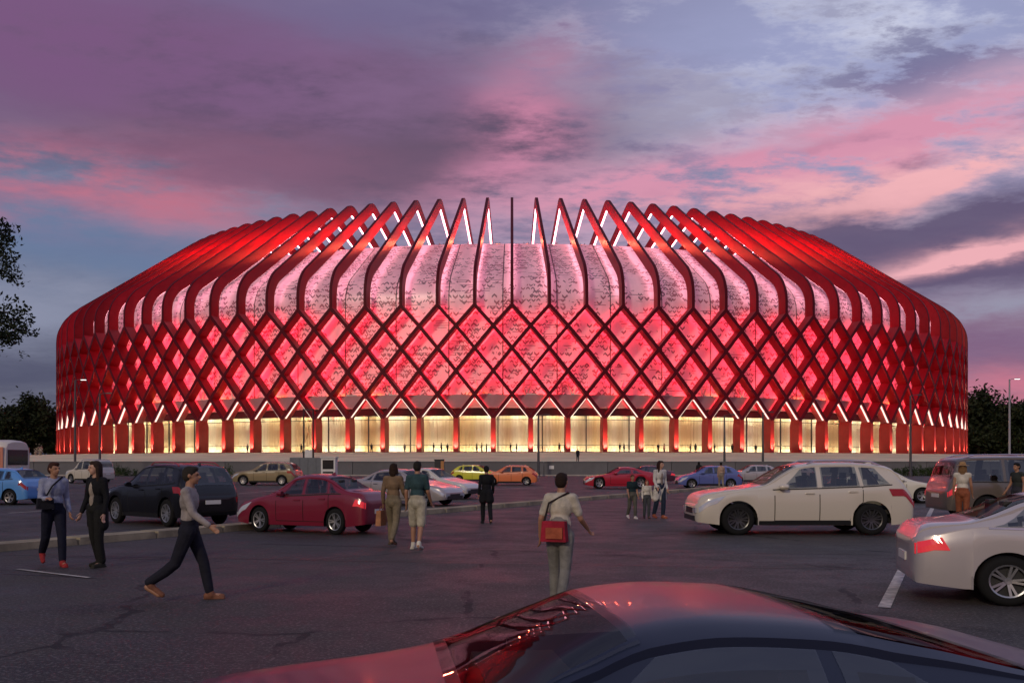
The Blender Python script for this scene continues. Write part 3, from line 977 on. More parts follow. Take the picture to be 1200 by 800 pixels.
def shape_meshes(kind):
    if kind in _sh: return _sh[kind]
    S = make_shape(kind); D = {"S": S, "body": S.body()}
    D["windscreen"] = S.deck(S.ws[0], S.ws[1], 0.03, 0.006).mesh("windscreen", 40)
    D["rear_window"] = S.deck(S.rs[0], S.rs[1], 0.07, 0.006).mesh("rear_window", 40)
    D["win"] = []
    for (b0, b1, t0, t1) in S.wins:
        for sg in (-1, 1):
            D["win"].append(S.side((b0, b1), (t0, t1), lambda x: S.belt(x) + 0.025, lambda x: S.top(x) - 0.115, sg, 0.005, 8, 3).mesh("side_window", 40))
    D["door"] = []
    for (d0, d1) in S.doors:
        for sg in (-1, 1):
            lo = lambda x: max(S.sill + 0.10, S.sec(x)[0][1] + .012)
            dm = S.side((d0 + .012, d1 - .012), (d0 + .012, d1 - .012), lo, lambda x: S.belt(x) - 0.012, sg, 0.006, 10, 5).mesh("door", 40)
            gap = S.side((d0 - .009, d0 + .009), (d0 - .009, d0 + .009), lo, lambda x: S.belt(x), sg, 0.0035, 1, 5).mesh("door_gap")
            xh = d1 - 0.22; zh = S.belt(xh) - 0.10
            hb = MB(); hb.box((S.X(xh), sg * (S.y_at(xh, zh) + .022), zh), (0.2, 0.03, 0.03), 0)
            D["door"].append((dm, gap, hb.mesh("handle")))
    sb = []
    for sg in (-1, 1):
        sb.append(S.side((S.wins[0][0] - .12, S.wins[-1][1] + .05), (S.wins[0][0] - .12, S.wins[-1][1] + .05), lambda x: S.belt(x) - 0.004, lambda x: S.belt(x) + 0.02, sg, 0.009, 14, 1).mesh("window_trim"))
    D["trim"] = sb
    D["sill"] = []
    if kind in ("suv", "van", "hatch"):
        for sg in (-1, 1):
            x0, x1 = S.xf + S.rw * 1.2, S.xr - S.rw * 1.2
            D["sill"].append(S.side((x0, x1), (x0 + .02, x1 - .02), S.sill + .005, S.sill + .10, sg, 0.010, 8, 1).mesh("sill_trim"))
    D["low"] = []
    for (d0, d1) in S.doors:
        for sg in (-1, 1):
            D["low"].append(S.side((d0, d1), (d0, d1), lambda x: max(S.sill + .098, S.sec(x)[0][1] + .006), lambda x: max(S.sill + .112, S.sec(x)[0][1] + .02), sg, 0.0075, 10, 1).mesh("door_gap"))
    dl = S.doors[-1][1]
    for sg in (-1, 1):
        D["low"].append(S.side((dl - .008, dl + .008), (dl - .008, dl + .008), lambda x: max(S.sill + .10, S.sec(x)[0][1] + .012), lambda x: S.belt(x), sg, 0.0035, 1, 5).mesh("door_gap"))
    zh = S.top(0.12)
    D["headlight"] = []
    for sg in (-1, 1):
        zf = lambda x: S.belt(x) - 0.03
        b = S.side((0.015, 0.40), (0.015, 0.62), lambda x: S.belt(x) - 0.15, lambda x: S.belt(x) - 0.02, sg, 0.008, 10, 2)
        c = S.cap(True, sg * S.half(0) * .58, sg * S.half(0) * .97, S.belt(0) - .14, S.belt(0) - .02, 0.012); b.add(c.v, c.f)
        D["headlight"].append(b.mesh("headlight"))
    D["tail_light"] = []
    for sg in (-1, 1):
        zt = S.belt(S.L - .3) if kind != "van" else 1.2
        lo, h2 = (0.22, 0.05) if kind in ("suv",) else (0.20, 0.04)
        if kind == "van": lo = 0.42
        zl = lambda x: min(zt - lo, S.sec(x)[5][1] - .16)
        zu = lambda x: min(zt - h2, S.sec(x)[5][1] - .015)
        b = S.side((S.L - 0.34, S.L - .005), (S.L - 0.26, S.L - .005), zl, zu, sg, 0.010, 8, 2)
        if kind == "suv": b = S.side((S.L - 0.52, S.L - .005), (S.L - 0.60, S.L - .005), zl, zu, sg, 0.010, 10, 2)
        zc = S.sec(S.L)[5][1]
        c = S.cap(False, sg * S.half(S.L) * (.50 if kind != "van" else .8), sg * S.half(S.L) * .985, zc - .17, zc - .03, -0.016); b.add(c.v, c.f)
        D["tail_light"].append(b.mesh("tail_light"))
    D["grille"] = S.cap(True, -S.half(0) * .5, S.half(0) * .5, S.belt(0) - .17, S.belt(0) - .03, 0.014).mesh("grille")
    D["intake"] = S.cap(True, -S.half(0) * .8, S.half(0) * .8, S.sill + .08, S.sill + .2, 0.013).mesh("lower_grille")
    D["plate"] = S.cap(False, -.26, .26, (S.belt(S.L) - .30), (S.belt(S.L) - .19), 0.02).mesh("number_plate")
    if kind in ("suv", "hatch", "van"):
        zz = S.sec(S.L)[5][1]
        D["plate"] = S.cap(False, -.26, .26, zz - .20, zz - .09, 0.02).mesh("number_plate")
    D["bumper"] = S.cap(False, -S.half(S.L) * .82, S.half(S.L) * .82, S.sill + .10, S.sill + .26, -0.004).mesh("rear_bumper")
    ub = MB(); ub.box((0, 0, (S.sill + .62) / 2 + .02), (S.L - .5, S.W * .60, .62 - S.sill + .0)); ub.box((S.X((S.xf + S.xr) / 2), 0, S.sill + .05), (S.xr - S.xf - 2.3 * S.rw, S.W * .9, .12))
    D["under"] = ub.mesh("underbody")
    it = MB(); zf = S.belt(2.2); x1 = (S.doors[0][0] + S.doors[0][1]) / 2 + .25
    rows = [x1, x1 + .95] if len(S.doors) > 1 else [x1]
    for xr_ in rows:
        for sg in (-1, 1):
            y = sg * S.W * .20
            it.box((S.X(xr_), y, zf - .22), (.5, .46, .3)); it.box((S.X(xr_ + .26), y, zf - .02), (.14, .44, .5), 0, .85); it.box((S.X(xr_ + .29), y, zf + .31), (.10, .25, .15), 0, .9)
    it.box((S.X(S.ws[0] + .42), 0, zf - .09), (.5, S.W * .74, .2), 0, .9)
    it.box((S.X((S.ws[0] + S.rs[1]) / 2), 0, S.sill + .30), (S.rs[1] - S.ws[0] + .2, S.W * .8, .1))
    D["seats"] = it.mesh("seats")
    mb = []
    for sg in (-1, 1):
        b = MB(); x = S.wins[0][0] + .10; z = S.belt(x) + .07; y = S.y_at(x, S.belt(x))
        v = []
        for (dx, sc) in ((.11, .55), (.06, .95), (-.06, 1.0), (-.08, .9)):
            v.append([(S.X(x) + dx, sg * (y + .14 + .10 * sc * cos(q)), z + .07 * sc * sin(q)) for q in [2 * pi * i / 10 for i in range(10)]])
        b.rings(v); b.box((S.X(x), sg * (y + .03), z - .05), (.07, .14, .035)); mb.append(b.mesh("wing_mirror", 40))
    D["mirror"] = mb
    D["rail"] = []
    if kind in ("suv", "van"):
        for sg in (-1, 1):
            b = MB(); xs = [S.ws[1] + .25 + (S.rs[0] - S.ws[1] - .45) * i / 8 for i in range(9)]
            b.tube([(S.X(x), sg * (S.sec(x)[11][0] - .02), S.top(x) + (.035 if 0 < i < 8 else -.03)) for i, x in enumerate(xs)], 0.018, 6)
            D["rail"].append(b.mesh("roof_rail", 40))
    D["fin"] = None
    if kind in ("suv", "sedan", "hatch"):
        b = MB(); x = S.rs[0] - .25; z = S.top(x)
        b.add([(S.X(x) + .1, 0, z - .01), (S.X(x) - .1, .03, z - .01), (S.X(x) - .1, -.03, z - .01), (S.X(x) - .09, 0, z + .07)], [(0, 1, 3), (0, 3, 2), (1, 2, 3)])
        D["fin"] = b.mesh("aerial_fin")
    D["wheel"] = wheel_meshes(S.rw, 0.22, 7 if kind == "suv" else 5)
    _sh[kind] = D
    return D


def make_car(name, kind, pm, loc, heading, label, group="cars in the car park", scale=(1, 1, 1), rim="rim", tail="tail", rails=None, cat="car", trim="black", plate=True):
    D = shape_meshes(kind); S = D["S"]
    r = empty(name, loc, radians(heading), label, cat, group)
    r.scale = scale
    bd = obj("body", D["body"], pm, r)
    obj("windscreen", D["windscreen"], M["car_glass"], r); obj("rear_window", D["rear_window"], M["car_glass"], r)
    for m in D["win"]: obj("side_window", m, M["car_glass"], r)
    for dm, gap, hd in D["door"]:
        q = obj("door", dm, pm, r); obj("door_gap", gap, M["seam"], q); obj("handle", hd, M["chrome"] if trim == "chrome" else pm, q)
    for m in D["trim"]: obj("window_trim", m, M[trim], r)
    for m in D["sill"]: obj("sill_trim", m, M["black"], r)
    for m in D["low"]: obj("door_gap", m, M["seam"], r)
    for m in D["headlight"]: obj("headlight", m, M["head"], r)
    for m in D["tail_light"]: obj("tail_light", m, M[tail], r)
    obj("grille", D["grille"], M["black"], r); obj("lower_grille", D["intake"], M["black"], r)
    obj("rear_bumper", D["bumper"], M["black"] if kind in ("suv", "van") else pm, r); obj("underbody", D["under"], M["seam"], r)
    obj("seats", D["seats"], M["trim_cloth"], r)
    if plate: obj("number_plate", D["plate"], M["plate"], r)
    for m in D["mirror"]: obj("wing_mirror", m, pm, r)
    for m in D["rail"]: obj("roof_rail", m, rails or M["chrome"], r)
    if D["fin"]: obj("aerial_fin", D["fin"], pm, r)
    ty, ri, bk = D["wheel"]
    for x in (S.xf, S.xr):
        for sg in (-1, 1):
            w_ = obj("wheel", ty, M["rubber"], r, (S.X(x), sg * (S.W / 2 - .12), S.rw), 0 if sg > 0 else pi)
            k = obj("rim", ri, M[rim], w_); k.rotation_euler = (0, rnd.random() * 2, 0)
            obj("brake_disc", bk, M["dark"], w_)
    return r


def near(px, py, off, heading, along=0.0):
    """ground point under a pixel, pushed 'off' metres further away across the car"""
    p = gp(px, py); h = radians(heading)
    n = Vector((-sin(h), cos(h), 0))
    if n.y < 0: n = -n
    return p + n * off + Vector((cos(h), sin(h), 0)) * along


make_car("crimson_sedan", "sedan", paint("crimson_paint", (0.20, 0.008, 0.028)), near(347, 625, .70, 157), 157,
         "crimson four-door sedan parked nose to the kerb strip on the left", tail="tail_lit", scale=(.82, .76, .99))
make_car("black_suv", "suv", paint("black_paint", (0.004, 0.004, 0.005), 0.25, 0.0, 0.25), near(163, 615, .9, 142), 142,
         "black estate SUV with red-tinted roof rails and a white number plate", scale=(.84, .9, .98), rails=paint("red_rail", (0.35, 0.02, 0.03)))  # red rail paint stands in for red light on the rails
make_car("white_suv", "suv", paint("pearl_paint", (0.62, 0.56, 0.46)), near(946, 627, .98, 180), 180,
         "large pearl white SUV parked side-on to the right of the family", scale=(1.035, 1, 1.0), rim="rim_dark", trim="black")
make_car("silver_sedan", "sedan", paint("silver_paint", (0.44, 0.39, 0.38), 0.3, 0.4), near(462, 592, .85, -27), -27,
         "silver sedan facing right behind the two people beside the crimson sedan", trim="chrome")
make_car("white_sedan", "sedan", paint("cream_paint", (0.62, 0.58, 0.52)), near(489, 584, .85, -27, .3), -27,
         "pale sedan whose nose sticks out just behind the silver one")
make_car("yellow_hatchback", "hatch", paint("yellow_paint", (0.62, 0.60, 0.03)), near(556, 565.5, .85, -12), -12,
         "lime yellow hatchback parked beneath the retaining wall")
make_car("orange_hatchback", "hatch", paint("orange_paint", (0.75, 0.20, 0.07)), near(596, 568.5, .85, 174), 174,
         "orange hatchback parked in front of the lime yellow one")
make_car("red_hatchback", "coupe", paint("bright_red_paint", (0.42, 0.01, 0.03)), near(727, 572.5, .85, 180), 180,
         "bright red low hatchback behind the woman with two children", scale=(.98, 1, 1.18))
make_car("plum_sedan", "sedan", paint("plum_paint", (0.06, 0.02, 0.04)), near(757, 567, .85, 180), 180,
         "dark plum sedan mostly hidden by the bright red hatchback", tail="tail_lit")
make_car("blue_hatchback", "hatch", paint("blue_paint", (0.10, 0.13, 0.36)), near(833, 572, .85, 180), 180,
         "slate blue hatchback in front of the white SUV's bonnet")
make_car("silver_hatchback", "hatch", paint("grey_silver_paint", (0.45, 0.42, 0.42), 0.3, 0.3), near(884, 566.5, .85, 178), 178,
         "silver hatchback directly behind the slate blue one", tail="tail_lit")
make_car("pale_hatchback", "hatch", paint("rose_silver_paint", (0.50, 0.36, 0.36), 0.3, 0.3), near(926, 566, .85, 178), 178,
         "rosy pale hatchback seen over the white SUV's bonnet")
make_car("white_saloon", "sedan", paint("white_saloon_paint", (0.70, 0.66, 0.56)), near(1040, 589, .85, -14), -14,
         "white car with its nose showing between the white SUV and the brown SUV")
make_car("brown_suv", "van", paint("brown_paint", (0.13, 0.105, 0.085)), near(1216, 611.5, .96, -3), -3,
         "boxy brown SUV at the right edge behind the woman in a hat", rim="rim", tail="tail_lit")
make_car("light_blue_hatchback", "hatch", paint("sky_blue_paint", (0.10, 0.30, 0.66)), near(-22, 591, .85, 168), 168,
         "sky blue hatchback cut off by the left edge")
make_car("gold_suv", "suv", paint("gold_paint", (0.24, 0.18, 0.09)), near(308, 568.5, .95, 172), 172,
         "dull gold SUV parked in front of the grey box trailer", scale=(.98, 1, .98))
make_car("old_white_van", "van", paint("old_white_paint", (0.55, 0.50, 0.42)), near(96, 566, .9, 163), 163,
         "old cream van parked beyond the strolling couple", scale=(.72, .9, 1.0))
# the pale saloon driving off to the right and the navy coupe across the foreground
make_car("pearl_sedan", "sedan", paint("champagne_paint", (0.52, 0.47, 0.46), 0.3, 0.2), (5.0 + 2.45, 11.3 + .35, 0), -14,
         "champagne pearl sedan half out of the frame at lower right", scale=(1.06, .97, .95), trim="chrome", tail="tail_lit")
make_car("navy_coupe", "coupe", paint("navy_paint", (0.012, 0.018, 0.042), 0.33, 0.0, 0.12), (0.42, 4.32, 0), 188,
         "dark navy coupe crossing the foreground with a chrome window strip", trim="chrome", tail="tail_lit", scale=(0.95, 1.0, 0.925))

# ------------------------------------------------------------------ bus, trailer, sign boards
def bus():
    r = empty("bus", gp(-54, 574), radians(172), "white bus with a rounded roof at the left edge beyond the sky blue hatchback", "bus")
    L_, W_, H_ = 8.5, 2.4, 3.05
    b = MB(); rr = []
    for x, k in ((-L_ / 2, .90), (-L_ / 2 + .12, .97), (-L_ / 2 + .5, 1), (L_ / 2 - .5, 1), (L_ / 2 - .12, .97), (L_ / 2, .90)):
        sec = [(-W_ / 2, .35), (-W_ / 2 * 1.02, 1.2), (-W_ / 2, 2.1), (-W_ / 2 * .95, 2.65), (-W_ / 2 * .8, 2.92), (-W_ / 2 * .4, 3.03), (0, H_), (W_ / 2 * .4, 3.03), (W_ / 2 * .8, 2.92), (W_ / 2 * .95, 2.65), (W_ / 2, 2.1), (W_ / 2 * 1.02, 1.2), (W_ / 2, .35)]
        rr.append([(x, y * k, .35 + (z - .35) * (k * .5 + .5)) for y, z in sec])
    b.rings(rr); b.build("body", pbr("bus_paint", (0.66, 0.60, 0.52), 0.4, coat=.3), r, 40)
    for i in range(6):
        for s in (-1, 1):
            q = MB(); q.box((-3.4 + i * 1.35, s * 1.20, 1.95), (1.18, .07, .78)); q.build("window", M["bus_glass"], r)
    q = MB(); q.box((-L_ / 2 - .01, 0, 2.0), (.06, 1.8, .9)); q.build("rear_window", M["bus_glass"], r)
    q = MB(); q.box((L_ / 2 + .01, 0, 1.9), (.06, 1.9, 1.1)); q.build("windscreen", M["bus_glass"], r)
    for s in (-1, 1):
        q = MB(); q.box((-L_ / 2 - .02, s * .92, 1.1), (.06, .2, .42)); q.build("tail_light", M["tail"], r)
        q = MB(); q.box((-L_ / 2 + .36, s * 1.205, 1.6), (.55, .05, 2.0)); q.build("corner_panel", pbr("salmon_panel", (0.55, 0.20, 0.13), 0.5), r)
    ty, ri, bk = wheel_meshes(.46, .26, 6)
    for x in (-2.6, 2.7):
        for s in (-1, 1):
            w_ = obj("wheel", ty, M["rubber"], r, (x, s * 1.1, .46), 0 if s > 0 else pi); obj("rim", ri, M["rim"], w_)


bus()


def trailer():
    p = gp(365, 559); r = empty("box_trailer", p, 0, "plain grey box trailer parked against the wall by two dark poles", "trailer")
    grey = pbr("trailer_grey", (0.13, 0.14, 0.155), 0.5, var=.1)
    q = MB(); q.box((-0.2, 0, 1.25), (4.0, 2.0, 1.9)); q.build("body", grey, r)
    for i in range(5):
        q = MB(); q.box((-2.0 + i * .9, -1.02, 1.25), (.05, .05, 1.86)); q.build("side_rib", grey, r)
    ty, ri, bk = wheel_meshes(.34, .2, 5)
    for x in (-1.1, -.3):
        w_ = obj("wheel", ty, M["rubber"], r, (x, -.85, .34), pi); obj("rim", ri, M["rim"], w_)
    p = gp(386, 560); r = empty("kiosk", p, 0, "small white kiosk with a dark window next to the grey trailer", "kiosk")
    q = MB(); q.box((0, 0, 1.1), (1.5, 1.4, 2.1)); q.build("body", M["white_paint"], r)
    q = MB(); q.box((0, -.71, 1.45), (1.15, .06, .95)); q.build("window", M["bus_glass"], r)
    q = MB(); q.box((0, -.71, .62), (1.1, .05, .2)); q.build("panel", M["dark"], r)
    q = MB(); q.box((0, 0, 2.19), (1.7, 1.6, .1)); q.build("roof", M["white_paint"], r)


trailer()
def totem():
    r = empty("totem_sign", (gp(361.5, 557.5)), 0, "tall slim sign of two dark poles with a pale plate low between them", "sign")
    for s in (-1, 1):
        b = MB(); b.tube([(s * .58, 0, 0), (s * .58, 0, 8.2)], [.11, .09], 8); b.build("pole", M["dark"], r)
    b = MB(); b.box((0, 0, 2.45), (.9, .08, 1.5)); b.build("plate", M["white_paint"], r)
    b = MB(); b.box((0, 0, 8.1), (1.3, .14, .12)); b.build("crossbar", M["dark"], r)
totem()
b = MB(); b.box((0, 0, 0), (.62, .04, .42)); o = b.build("wall_sign", M["white_paint"])
o.location = (gp(649, 558).x, WY - .28, 1.05); tag(o, "small white plate fixed to the grey wall right of the lone dark pole", "sign")
def litter_bin():
    r = empty("kiosk_box", gp(515, 562), 0, "dark upright cabinet with an orange side panel left of the yellow hatchback", "cabinet")
    b = MB(); b.box((0, 0, .95), (.9, .7, 1.9)); b.build("body", M["dark"], r)
    b = MB(); b.box((.3, -.36, 1.1), (.3, .05, 1.4)); b.build("panel", pbr("orange_panel", (.45, .2, .06), .6), r)
    b = MB(); b.box((0, 0, 1.94), (1.0, .8, .08)); b.build("lid", M["dark"], r)
litter_bin()

# ------------------------------------------------------------------ lamp posts
M["lamp_on"] = lamp_mat("lamp_glow", (1.0, 0.93, 0.85), 4.0)
M["pole"] = pbr("pole_grey", (0.06, 0.058, 0.065), 0.5)
M["pole_pale"] = pbr("pole_pale", (0.30, 0.29, 0.32), 0.5)


def lamp_post(px, ybase, ytop, label, lit, pale=False, arm=1):
    p = gp(px, ybase); h = EYE + (HZ - ytop) / F * p.y
    r = empty("street_lamp", p, 0, label, "street lamp", "street lamps in front of the arena")
    m = M["pole_pale"] if pale else M["pole"]
    b = MB(); b.lathe([(.22, 0), (.22, .5), (.16, .55), (.15, 2), (.10, h - .05)], 10); b.lathe([(.10, h - .05), (.001, h)], 10); b.build("pole", m, r, 40)
    b = MB(); b.box((0, 0, .03), (.5, .5, .06)); b.build("base_plate", m, r)
    b = MB(); b.tube([(0, 0, h - .12), (arm * .35, 0, h + .02), (arm * .8, 0, h + .05)], .035, 6); b.build("arm", m, r)
    b = MB(); b.box((arm * 1.05, 0, h + .06), (.62, .26, .10), 0, .8); hd = b.build("lamp_head", m, r)
    b = MB(); b.box((arm * 1.05, 0, h - .0), (.62, .22, .04)); b.build("lens", M["lamp_on"] if lit else M["dark"], hd)


lamp_post(88, 557, 445, "lit street lamp in front of the arena's far left flank", True, arm=1)
lamp_post(117, 558, 461, "dark street lamp just right of the lit one at the far left", False, arm=1)
lamp_post(631, 557.5, 486, "lone dark lamp post before the middle of the glass front", False)
lamp_post(849, 557, 486, "left lamp post of the pair above the white SUV", False)
lamp_post(894, 557, 483, "right lamp post of the pair above the white SUV", False)
lamp_post(1067, 558, 463, "dark lamp post by the low hedge on the right", False)
lamp_post(1183, 556, 444, "tall pale lit lamp post against the trees at the right edge", True, True, arm=1)

# ------------------------------------------------------------------ trees, hedges
def leaf_mat(name, a, b_):
    m = bpy.data.materials.new(name); m.use_nodes = True
    t = m.node_tree; p = t.nodes["Principled BSDF"]; p.inputs["Roughness"].default_value = 0.7; p.inputs["Specular IOR Level"].default_value = 0.15
    tcx = t.nodes.new("ShaderNodeTexCoord")
    n = noise(t, tcx.outputs["Object"], 0.9, 4, 0.7)
    t.links.new(mixc(t, n.sstep(.35, .65), a, b_), p.inputs["Base Color"])
    return m


M["leaf"] = leaf_mat("dark_leaves", (0.010, 0.016, 0.008), (0.030, 0.040, 0.018))
M["leaf_hedge"] = leaf_mat("hedge_leaves", (0.025, 0.045, 0.018), (0.06, 0.085, 0.03))
M["blossom"] = leaf_mat("pale_blossom", (0.45, 0.36, 0.28), (0.60, 0.50, 0.42))  # pale leaf colour imitates light falling on the bushes
M["blossom_pink"] = leaf_mat("pink_blossom", (0.55, 0.12, 0.16), (0.65, 0.30, 0.32))  # pink light on the bush put into its leaf colour
M["bark"] = pbr("bark", (0.05, 0.038, 0.03), 0.9, var=.3, vscale=4)


def leaf(b, c, s, r_):
    n = Vector((r_.gauss(0, 1), r_.gauss(0, 1), r_.gauss(0, 1) + .5)).normalized()
    a = n.orthogonal().normalized(); a.rotate(Matrix.Rotation(r_.random() * 6.28, 3, n)); d_ = n.cross(a)
    l, w_ = s * r_.uniform(.7, 1.3), s * r_.uniform(.35, .6)
    b.face([c - a * l, c - d_ * w_ + n * .1 * s, c + a * l, c + d_ * w_ + n * .1 * s])


def tree_meshes(h, cr, seed, nl, ls, trunk_h=.35):
    """trunk with limbs, crown of leaf clumps hung round the limb ends"""
    r_ = random.Random(seed); t = MB(); ends = []
    th = h * trunk_h
    path = [Vector((0, 0, 0))]
    for i in range(1, 7): path.append(Vector((r_.uniform(-.12, .12) * cr * .3, r_.uniform(-.12, .12) * cr * .3, th + (h * .85 - th) * i / 6 if i > 1 else th)))
    t.tube(path, [h * .022 * (1 - .8 * i / 6) for i in range(7)], 8)
    for i in range(16):
        z0 = th * .9 + (h * .80 - th) * (i / 16.0); a = i * 2.4 + r_.random()
        k = sin(pi * min(1, .25 + .75 * (i / 16.0)) ** .8) * .5 + .5
        e = Vector((cos(a) * cr * k * r_.uniform(.6, 1), sin(a) * cr * k * r_.uniform(.6, 1), z0 + h * r_.uniform(.05, .2)))
        m_ = Vector((0, 0, z0)).lerp(e, .5) + Vector((0, 0, -h * .015))
        t.tube([Vector((0, 0, z0)), m_, e], [h * .010, h * .006, h * .002], 5)
        ends += [e, m_.lerp(e, .4), e + Vector((r_.gauss(0, .25) * cr, r_.gauss(0, .25) * cr, r_.gauss(0, .1) * h * .6))]
    ends.append(Vector((0, 0, h * .9)))
    b = MB()
    for i in range(nl):
        c = r_.choice(ends); s = cr * r_.choice((.13, .2, .28))
        leaf(b, c + Vector((r_.gauss(0, s), r_.gauss(0, s), r_.gauss(0, s * .8))), ls, r_)
    return t.mesh("trunk", 40), b.mesh("crown", fix=False)


TM = [tree_meshes(15, 6.0, 11, 7000, .62, .16), tree_meshes(13, 6.6, 23, 7000, .62, .12), tree_meshes(16, 5.2, 5, 6000, .58, .14)]


def tree(x, y, z, k, sc, rz, label):
    r = empty("tree", (x, y, z), rz, label, "tree", "dark trees beside the arena"); r.scale = (sc, sc, sc)
    obj("trunk", TM[k][0], M["bark"], r); obj("crown", TM[k][1], M["leaf"], r)


def tp(px, d): return (px - 600.0) / F * d


for i, (px, d, top, k, lab) in enumerate([
        (40, 285, 470, 0, "tallest dark tree right beside the arena's left edge"), (6, 280, 480, 1, "dark round tree at the left edge behind the bus"),
        (24, 300, 488, 1, "dark lower tree between the two left-hand trees"), (56, 310, 496, 2, "slim dark tree half behind the arena's left flank"), (-26, 285, 474, 2, "dark tree almost cut off by the left edge"),
        (1147, 285, 464, 0, "tall dark tree right beside the arena's right edge"), (1196, 280, 474, 1, "dark round tree at the right edge behind the pale lamp post"),
        (1172, 300, 484, 1, "dark lower tree between the two right-hand trees"), (1226, 285, 470, 0, "dark tree cut by the right edge"), (1136, 312, 484, 1, "dark spreading tree half behind the arena's right flank"),
        (1162, 318, 478, 2, "dark slender tree behind the pale lamp post"), (14, 322, 488, 2, "dark slender tree rising behind the left-hand trees")]):
    zb = 1.72 + (ZD - 1.72) * min(1, (d - WY) / 182)
    hh = EYE + (HZ - top) / F * d - zb
    tree(tp(px, d), d, zb - .1, k, hh / (15, 13, 16)[k], i * 1.3, lab)


def big_tree():
    """near tree standing left of the frame; two boughs reach into view"""
    D_ = 22.0; x0 = tp(-230, D_)
    r = empty("tree", (x0, D_, 0), 0, "near tree whose leafy boughs reach in from the left edge", "tree")
    t = MB(); r_ = random.Random(3)
    t.tube([(0, 0, 0), (.1, 0, 2.5), (-.1, .1, 5), (0.1, 0, 8), (.2, 0, 10)], [.34, .27, .22, .14, .05], 10)
    ends = []
    def P(px, py): return Vector((tp(px, D_) - x0, 0, EYE + (HZ - py) / F * D_))
    boughs = [[(.1, 0, 5.5), P(-110, 330), P(-40, 300), P(4, 300)], [P(-60, 308), P(-20, 282), P(6, 272)], [P(-50, 304), P(-10, 315), P(6, 318)], [(.0, 0, 4.2), P(-120, 400), P(-50, 385), P(0, 378), P(24, 386)], [P(-30, 382), P(0, 366), P(12, 366)],
              [P(-60, 388), P(-10, 396), P(14, 393)], [(.1, 0, 7), P(-120, 230), P(-70, 215)], [(-.1, 0, 6), (-2.5, 1, 8), (-4, 1, 8.6)], [(0, 0, 7), (.5, 2.5, 9), (.8, 3.5, 9.6)], [(0, 0, 6.5), (.4, -2.2, 8.2), (.3, -3, 9)]]
    for q in boughs:
        q = [Vector(v) for v in q]; t.tube(q, [.075 * (1 - .85 * i / (len(q) - 1)) for i in range(len(q))], 6)
        for i in range(len(q) - 1):
            for f in ((.55, .8, 1.0) if i == len(q) - 2 else (.7,)): ends.append(q[i].lerp(q[i + 1], f))
    t.build("trunk", M["bark"], r, 40)
    b = MB()
    for e in ends:
        for j in range(10):
            tw = e + Vector((r_.gauss(0, .17), r_.gauss(0, .3), r_.gauss(0, .14)))
            for k in range(11): leaf(b, tw + Vector((r_.gauss(0, .075), r_.gauss(0, .09), r_.gauss(0, .06))), .055, r_)
    b.build("crown", M["leaf"], r, fix=False)


big_tree()


def bush_mesh(w_, h, n, s, seed):
    r_ = random.Random(seed); b = MB()
    cl = [(r_.uniform(-.42, .42) * w_, r_.uniform(-.3, .3), h * r_.uniform(.2, .7)) for _ in range(12)]
    for i in range(n):
        c = r_.choice(cl)
        leaf(b, Vector((c[0] + r_.gauss(0, w_ * .07), c[1] + r_.gauss(0, .22), max(.03, c[2] + r_.gauss(0, h * .17)))), s, r_)
    st = MB()
    for c in cl: st.tube([(c[0] * .6, c[1], 0), c], [.02, .008], 4)
    return b.mesh("foliage", fix=False), st.mesh("stem")


BM = [bush_mesh(2.6, 1.3, 700, .10, 1), bush_mesh(2.0, 1.0, 600, .09, 2), bush_mesh(1.2, 2.0, 420, .12, 4)]


def bush(name, x, y, z, k, mat, label, cat, group, sc=1.0):
    r = empty(name, (x, y, z), rnd.random() * .4, label, cat, group); r.scale = (sc, sc, sc)
    obj("foliage", BM[k][0], M[mat], r); obj("stem", BM[k][1], M["bark"], r)


for px, k, sc, wh in ((1072, 0, 1.15, "second"), (1088, 1, 1.2, "third"), (1101, 0, 1.1, "last"), (1052, 1, 1.1, "first")):
    bush("shrub", tp(px, WY - 2.6), WY - 2.6, 0, k, "leaf_hedge", wh + " low green shrub from the left in the row between white and brown SUVs", "shrub", "green shrubs under the wall on the right", sc)
for px, k, sc, wh in ((131, 0, 1.2, "under the wall between the black coat and the black SUV"), (148, 1, 1.2, "under the wall over the black SUV's bonnet"), (262, 0, 1.15, "under the wall beside the gold SUV")):
    bush("shrub", tp(px, WY - 2.6), WY - 2.6, 0, k, "leaf_hedge", "low green shrub " + wh, "shrub", "green shrubs under the wall on the left", sc)
for px, d, m, lab in ((145, 222, "blossom", "pale blossoming bush at the foot of the left flank"), (129, 226, "blossom", "smaller pale bush left of the blossoming one on the left flank"), (1136, 236, "blossom_pink", "pink-lit bush at the arena's right end")):
    zb = 1.72 + (ZD - 1.72) * min(1, (d - WY) / 125)
    bush("flowering_bush", tp(px, d), d - 40, zb - .5, 2, m, lab, "bush", None, 1.15)

# ------------------------------------------------------------------ people
def cap(b, p0, p1, r0, r1, n=10, sq=1.0, ax=None):
    """tapered capsule; sq flattens it along ax"""
    p0, p1 = Vector(p0), Vector(p1); t = p1 - p0; L = t.length; t = t / L if L > 1e-6 else Vector((0, 0, 1))
    a = t.orthogonal().normalized()
    if ax is not None:
        a = Vector(ax) - t * t.dot(Vector(ax)); a.normalize()
    c = t.cross(a); rings = []
    for k in range(5):
        f = -cos(pi / 2 * k / 4) if k < 4 else 0
        rings.append((p0 + t * f * r0 * (1 if k < 4 else 1), r0 * sin(pi / 2 * k / 4) + 1e-4))
    for k in range(5):
        rings.append((p1 + t * r1 * sin(pi / 2 * k / 4), r1 * cos(pi / 2 * k / 4) + 1e-4))
    b.rings([[p + a * (cos(2 * pi * j / n) * r * sq) + c * (sin(2 * pi * j / n) * r) for j in range(n)] for p, r in rings])


